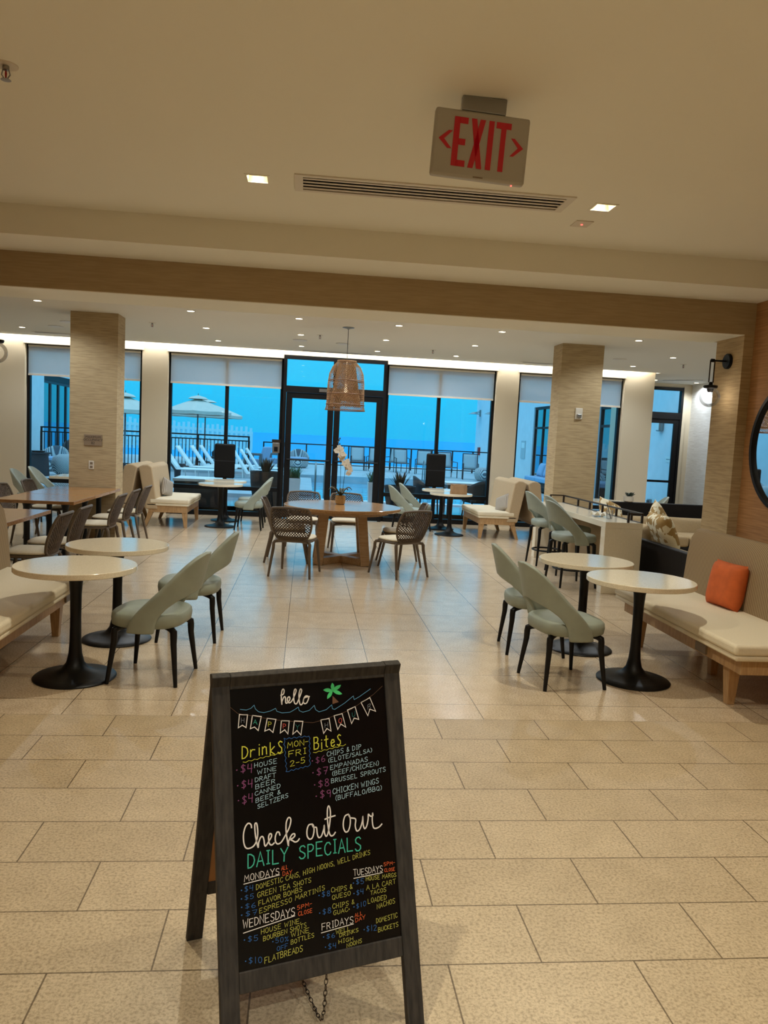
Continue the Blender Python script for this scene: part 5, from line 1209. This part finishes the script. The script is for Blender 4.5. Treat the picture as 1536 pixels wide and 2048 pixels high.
LG = lounger()
for x, y, z, lb in ((-3.7,23.3,.1,'white sun lounger in the left window, nearest of the row of four'),(-3.55,24.9,.1,'white sun lounger in the left window, second of the row of four'),(-3.3,26.2,.1,'white sun lounger in the left window, third of the row of four'),(-3.15,27.3,.1,'white sun lounger in the left window, farthest of the row of four, by the railing'),
    (-1.62,22.4,.1,'white sun lounger beside the black panel, nearest of the right group'),(-1.55,24.0,.1,'white sun lounger beside the black panel, middle of the right group'),(-1.55,26.2,.1,'white sun lounger beside the black panel, farthest of the right group')):
    o = place(LG,(x,y,z),0,lb)
    if x > -2: o.scale = (.9,1,1)
struct(MB().box(-1.3,.2,21.6,27.9,-.05,.10).build('pool_deck', DECKD, smooth=0))
r = thing('drinks_stand','dark flared drinks table between the sun loungers','side table',(-3.9,24.1,.1))
MB().lathe([(.10,0),(.09,.02),(.10,.25),(.24,.45),(.26,.47),(.001,.47)],20).build('table_body', DKGREY, r)
def club_chair(x, y, z, rz, label):
    r = thing('club_chair', label, 'armchair', (x,y,z), rz)
    for s_ in (-.34,.34):
        f = MB(); f.box(s_-.05,s_+.05,-.36,.36,.58,.65); f.box(s_-.05,s_+.05,-.36,-.27,0,.58); f.box(s_-.05,s_+.05,.27,.36,0,.58); f.build('arm', TEAKG, r, smooth=0, bevel=.01)
    MB().box(-.29,.29,-.32,.34,.24,.44).build('seat_cushion', BLUEC, r, smooth=60, bevel=.04, segs=3)
    MB().beam((0,-.30,.40),(0,-.44,.92),.58,.16).build('back_cushion', BLUEC, r, smooth=60, bevel=.04, segs=3)
club_chair(-1.85,29.2,.2,70,'weathered wooden arm chair with blue cushions left of the doors, nearer one')
club_chair(-1.25,31.0,.2,70,'weathered wooden arm chair with blue cushions left of the doors, farther one')
# sling chairs beyond the pool
def sling_chair():
    r = thing('patio_chair','','chair',(0,0,0),0,'sling patio chairs beyond the pool')
    for s_ in (-.29,.29):
        f = MB(); f.tube([(s_,-.28,0),(s_,-.26,.40),(s_,-.42,1.0)],.018,8); f.tube([(s_,.26,0),(s_,.24,.62),(s_,-.28,.64)],.018,8); f.tube([(s_,-.26,.40),(s_,.24,.42)],.016,8); f.build('side_frame', DKGREY, r)
    f = MB(); f.tube([(-.29,-.42,1.0),(.29,-.42,1.0)],.016,8); f.tube([(-.29,.24,.42),(.29,.24,.42)],.014,8); f.build('cross_tube', DKGREY, r)
    MB().grid(lambda u, v: (-.27+.54*u, -.26-.155*v, .42+.56*v), 4, 6).build('back_sling', SLINGT, r, solid=.01)
    MB().grid(lambda u, v: (-.27+.54*u, -.26+.50*v, .415-.03*math.sin(PI*v)), 4, 6).build('seat_sling', SLINGT, r, solid=.01)
    return r
PC = sling_chair()
for x, y, rz, lb in ((2.23,33.6,180,'pale sling chair beyond the pool, right pane of the glass doors, left one'),(2.95,33.6,165,'pale sling chair beyond the pool, at the right edge of the glass doors'),
    (4.12,33.2,185,'pale sling chair beyond the pool, leftmost in the window right of the doors'),(4.95,32.6,165,'pale sling chair left of the black panel in the window right of the doors'),
    (5.68,30.6,195,'pale sling chair right of the black panel, beyond the pool'),(6.4,29.7,172,'pale sling chair nearest the white outer wall, beyond the pool'),(3.85,34.2,150,'pale sling chair tucked behind the leftmost one in the window right of the doors')):
    place(PC,(x,y,.2),rz,lb)
def round_chair(x, y, z, label, R=.46):
    r = thing('round_lounge_chair', label, 'armchair', (x,y,z))
    MB().lathe([(R*.7,0),(R*.9,.06),(R,.22),(R*.96,.36),(.01,.36)],28).build('seat_drum', GREYSL, r)
    def bk(u, v): a = PI*(.08+.84*u); q = R*(.98+.05*v); return (q*math.cos(a), q*math.sin(a), .30+.50*v*math.sin(PI*(.1+.8*u)))
    MB().grid(bk, 20, 6).build('curved_back', GREYSL, r, solid=.06)
    MB().lathe([(.01,.46),(R*.8,.455),(R*.88,.42),(R*.86,.36),(.01,.355)],28).build('seat_cushion', BLUEC, r)
round_chair(-.35,33.6,.2,'round striped lounge chair seen through the left leaf of the glass doors')
round_chair(-8.0,25.4,.1,'round striped lounge chair in the far left window')
def pouf(x, y, z, R, h, m, label):
    r = MB().lathe([(R*.55,0),(R*.85,h*.15),(R,h*.5),(R*.88,h*.85),(R*.5,h*.99),(.01,h)],32).build('pouf', m, None, smooth=60); r.location = (x,y,z)
    tag(r, label, 'pouf', None)
WOVP = stripe_mat('woven rope', (205,205,200), (92,100,110), 14, 'DIAGONAL', .9)
pouf(-7.0,23.6,.1,.46,.62,WOVP,'round woven rope pouf in the far left window, left of the pillar')
pouf(-6.2,24.2,.1,.44,.6,WOVP,'round woven rope pouf partly behind the left pillar')
pouf(-5.0,16.9,0,.40,.44,WOVP,'pale woven pouf just outside the far left window, below the white table')
pouf(6.75,29.0,.2,.34,.52,GREYSL,'striped pouf by the white outer wall, right of the sling chairs')
r = thing('drum_table','dark drum side table with a low bowl in the far left window','side table',(-7.6,22.9,.1))
MB().lathe([(.30,0),(.30,.02),(.27,.62),(.36,.63),(.36,.67),(.01,.67)],28).build('table_drum', DKGREY, r)
MB().lathe([(.14,.67),(.22,.71),(.21,.71),(.13,.68)],24,close=False).build('bowl', DKGREY, r)
r = thing('towel_bin','bright blue towel bin at the foot of the white outer wall','bin',(7.35,29.6,.2))
MB().lathe([(.22,0),(.25,.62),(.24,.64),(.01,.64)],24).build('bin_body', mat('bright blue plastic', (40,80,190), .5), r); MB().lathe([(.27,.64),(.25,.70),(.14,.86),(.01,.9)],24).build('bin_lid', mat('bright blue plastic',(40,80,190)), r)
# pool handrails
def handrail(x, y, label):
    r = thing('pool_handrail', label, 'handrail', (x,y,-.2))
    for k in (0,.24):
        MB().tube(smoothline([(k,0,0),(k,0,.62),(k,.06,.98),(k,.22,1.12),(k,.42,1.0),(k,.52,.62),(k,.54,.16)],4),.022,8).build('rail_loop', STEEL, r)
handrail(.26,20.2,'steel pool handrail seen through the left leaf of the glass doors'); handrail(4.25,27.4,'steel pool handrail right of the black panel, far side of the pool')
# planters near the windows
def grass_planter(x, y, w_, h, label):
    r = thing('grass_planter', label, 'planter', (x,y,0))
    f = MB(); a = w_/2; b_ = a*.8
    f.beam((0,0,0),(0,0,h),b_*2,b_*2,w_,w_); f.build('planter_box', WHITEC, r, smooth=0, bevel=.006)
    MB().box(-a*.9,a*.9,-a*.9,a*.9,h-.004,h+.012).build('soil', DKGREY, r, smooth=0)
    g = MB(); rr = random.Random(int(x*100)+5)
    for k in range(150):
        an = rr.uniform(0,2*PI); t = rr.uniform(.05,.30); hh = rr.uniform(.16,.34); px, py = rr.uniform(-a*.8,a*.8), rr.uniform(-a*.8,a*.8); c, s_ = math.cos(an), math.sin(an)
        p0 = Vector((px,py,h)); p1 = p0+Vector((c*t*.4,s_*t*.4,hh*.75)); p2 = p0+Vector((c*t,s_*t,hh*(1-.5*t/.3))); n_ = Vector((-s_,c,0))*.006
        g.add([p0-n_,p0+n_,p1+n_,p1-n_,p2], [(0,1,2,3),(3,2,4)])
    g.build('foliage', LEAFB, r, smooth=0)
grass_planter(-.26,18.1,.30,.62,'white square planter with grass in the left leaf of the glass doors')
grass_planter(1.60,17.8,.32,.62,'white square planter with grass in the right leaf of the glass doors')
def spiky_pot(x, y, R, h, ph, n_, label, m):
    r = thing('planter_pot', label, 'planter', (x,y,0))
    MB().lathe([(R*.62,0),(R*.68,.02),(R*.95,h*.7),(R,h),(R*.93,h),(R*.9,h-.05),(.01,h-.06)],32).build('pot', m, r)
    g = MB(); rr = random.Random(n_)
    for k in range(n_):
        an = rr.uniform(0,2*PI); t = rr.uniform(.05,.26); hh = ph*rr.uniform(.6,1); c, s_ = math.cos(an), math.sin(an)
        p0 = Vector((c*.05,s_*.05,h-.06)); p1 = p0+Vector((c*t*.5,s_*t*.5,hh*.6)); p2 = p0+Vector((c*t,s_*t,hh)); w_ = Vector((-s_,c,0))*.022
        g.add([p0-w_*.6,p0+w_*.6,p1+w_,p1-w_,p2], [(0,1,2,3),(3,2,4)])
    g.build('foliage', LEAF, r, smooth=0)
spiky_pot(-.82,16.2,.33,.84,.36,34,'tall grey woven pot with spiky plant outside, left of the glass doors',DKPOT)
spiky_pot(2.0,16.2,.34,.66,.40,40,'dark pot with agave-like blades outside, right of the glass doors',DKPOT)
# outdoor furniture just outside
r = thing('planter_bench','low white block bench outside the window left of the doors','bench',(-2.25,17.0,0))
MB().box(-.5,.5,-.45,.45,0,.54).build('block', DKGREY, r, smooth=0, bevel=.01); MB().box(-.52,.52,-.47,.47,.54,.60).build('bench_top', WHITEC, r, smooth=0, bevel=.006); MB().box(.5,.512,-.45,.45,.02,.54).build('side_panel', WHITEC, r, smooth=0)
r = thing('patio_table','outdoor table with pale top outside the window right of the doors','table',(3.75,17.3,0))
MB().box(-.62,.62,-.38,.38,.68,.73).build('tabletop', WHITEC, r, smooth=0, bevel=.004); MB().box(-.58,.58,-.34,.34,.60,.68).build('apron', DKGREY, r, smooth=0)
for sx_ in (-.54,.54):
    for sy in (-.3,.3): MB().box(sx_-.03,sx_+.03,sy-.03,sy+.03,0,.6).build('leg', DKGREY, r, smooth=0)
def wicker_chair(x, y, z, rz, label):
    r = thing('wicker_armchair', label, 'armchair', (x,y,z), rz)
    MB().box(-.29,.29,-.28,.3,.34,.43).build('seat', DKPOT, r, smooth=40, bevel=.02)
    def bk(u, v): a = PI*(1.02+.96*u); return (.33*math.cos(a)*(1+.08*v), .34*math.sin(a)*(1+.1*v)+.02, .36+(.22+.26*math.sin(PI*u))*v)
    MB().grid(bk, 20, 6).build('curved_back', DKPOT, r, solid=.04)
    for sx_ in (-.25,.25):
        for sy in (-.22,.25): MB().tube([(sx_,sy,.36),(sx_*1.1,sy*1.1,0)],.018,8).build('leg', DKGREY, r)
wicker_chair(2.78,17.2,0,-90,'dark wicker armchair outside, left of the outdoor table')
wicker_chair(3.8,16.55,0,10,'dark wicker armchair outside, close to the glass by the right settee')
wicker_chair(-3.3,30.3,.2,160,'dark wicker armchair behind the black railing, right of the umbrella poles')
wicker_chair(-8.6,29.7,.2,200,'dark wicker armchair behind the railing in the far left window')
r = thing('outdoor_sofa','dark outdoor sofa with pale blue seat against the white outer wall','sofa',(7.9,23.6,.06))
MB().box(0,.85,0,3.8,.05,.34).build('base', WICKER, r, smooth=30, bevel=.02); MB().box(.83,.95,0,3.8,.05,.86).build('backrest', WICKER, r, smooth=30, bevel=.02)
for k in range(3): MB().box(.0,.80,.03+1.25*k,1.25+1.25*k,.34,.50).build('seat_cushion', BLUEC, r, smooth=60, bevel=.04, segs=3)
for xx in (.08,.85):
    for yy in (.1,3.7): MB().box(xx-.03,xx+.03,yy-.03,yy+.03,0,.05).build('foot', BLACKM, r, smooth=0)
for k, (yy, lb) in enumerate(((27.0,'blue pillow on the outdoor sofa, leftmost in the window'),(26.1,'blue pillow on the outdoor sofa, middle one'),(25.2,'blue pillow on the outdoor sofa, next to the pillar'))):
    pillow_thing(lb, BLUEC, .62,.50,.18, (8.42,yy,.80),(72,0,-90+12*k))
def wall_light(x, y, z, sg, label):
    r = thing('outdoor_wall_light', label, 'wall lamp', (x,y,z))
    MB().box(min(0,sg*.06),max(0,sg*.06),-.08,.08,-.14,.2).build('wall_plate', STEEL, r, smooth=0); MB().lathe([(.30,-.03),(.12,.06),(.01,.08)],20,(sg*.34,0,0)).build('lamp_shade', STEEL, r); MB().tube([(sg*.05,0,.1),(sg*.34,0,.06)],.02,8).build('arm', STEEL, r)
wall_light(XW,39.6,3.15,-1,'flat shaded wall light at the far end of the white outer wall')
wall_light(XW,36.0,3.05,-1,'flat shaded wall light on the white outer wall, nearer one'); wall_light(LX,27.2,3.45,1,'shaded wall light on the white wall in the far left window')
r = thing('extinguisher_box','red box mounted on the white outer wall behind the sling chairs','box',(XW,39.3,1.22)); MB().box(-.1,0,-.13,.13,-.2,.2).build('box_body', RED, r, smooth=0, bevel=.01); MB().box(-.104,-.1,-.05,.05,-.05,.05).build('box_badge', DKGREY, r, smooth=0)
r = thing('wall_notice','pale notice board on the white outer wall left of the right pillar','sign',(XW,31.2,1.45)); MB().box(-.03,0,-.30,.30,-.35,.38).build('board', SLINGT, r, smooth=0); MB().box(-.034,-.03,-.22,.22,.08,.30).build('notice_sheet', WHITEC, r, smooth=0)
r = thing('box_light','white square box light on the outer wall behind the side door','wall lamp',(XW,18.8,2.32)); MB().box(-.12,0,-.11,.11,-.16,.16).build('housing', STEEL, r, smooth=0, bevel=.03); MB().box(-.126,-.12,-.08,.08,-.13,.13).build('diffuser', WHITEC, r, smooth=0)
r = thing('door_plate','small white plate on the outer wall behind the side door','sign',(XW,18.3,1.47)); MB().box(-.012,0,-.13,.13,-.07,.07).build('plate', WHITEC, r, smooth=0); MB().box(-.014,-.012,-.1,.1,-.01,.01).build('plate_band', STEEL, r, smooth=0)
r = thing('outdoor_socket','grey covered socket low on the outer wall behind the side door','outlet',(XW,19.1,.32)); MB().box(-.07,0,-.07,.07,-.1,.1).build('socket_box', STEEL, r, smooth=0, bevel=.01); MB().box(-.09,-.07,-.05,.05,-.06,.07).build('socket_lid', DKGREY, r, smooth=0)
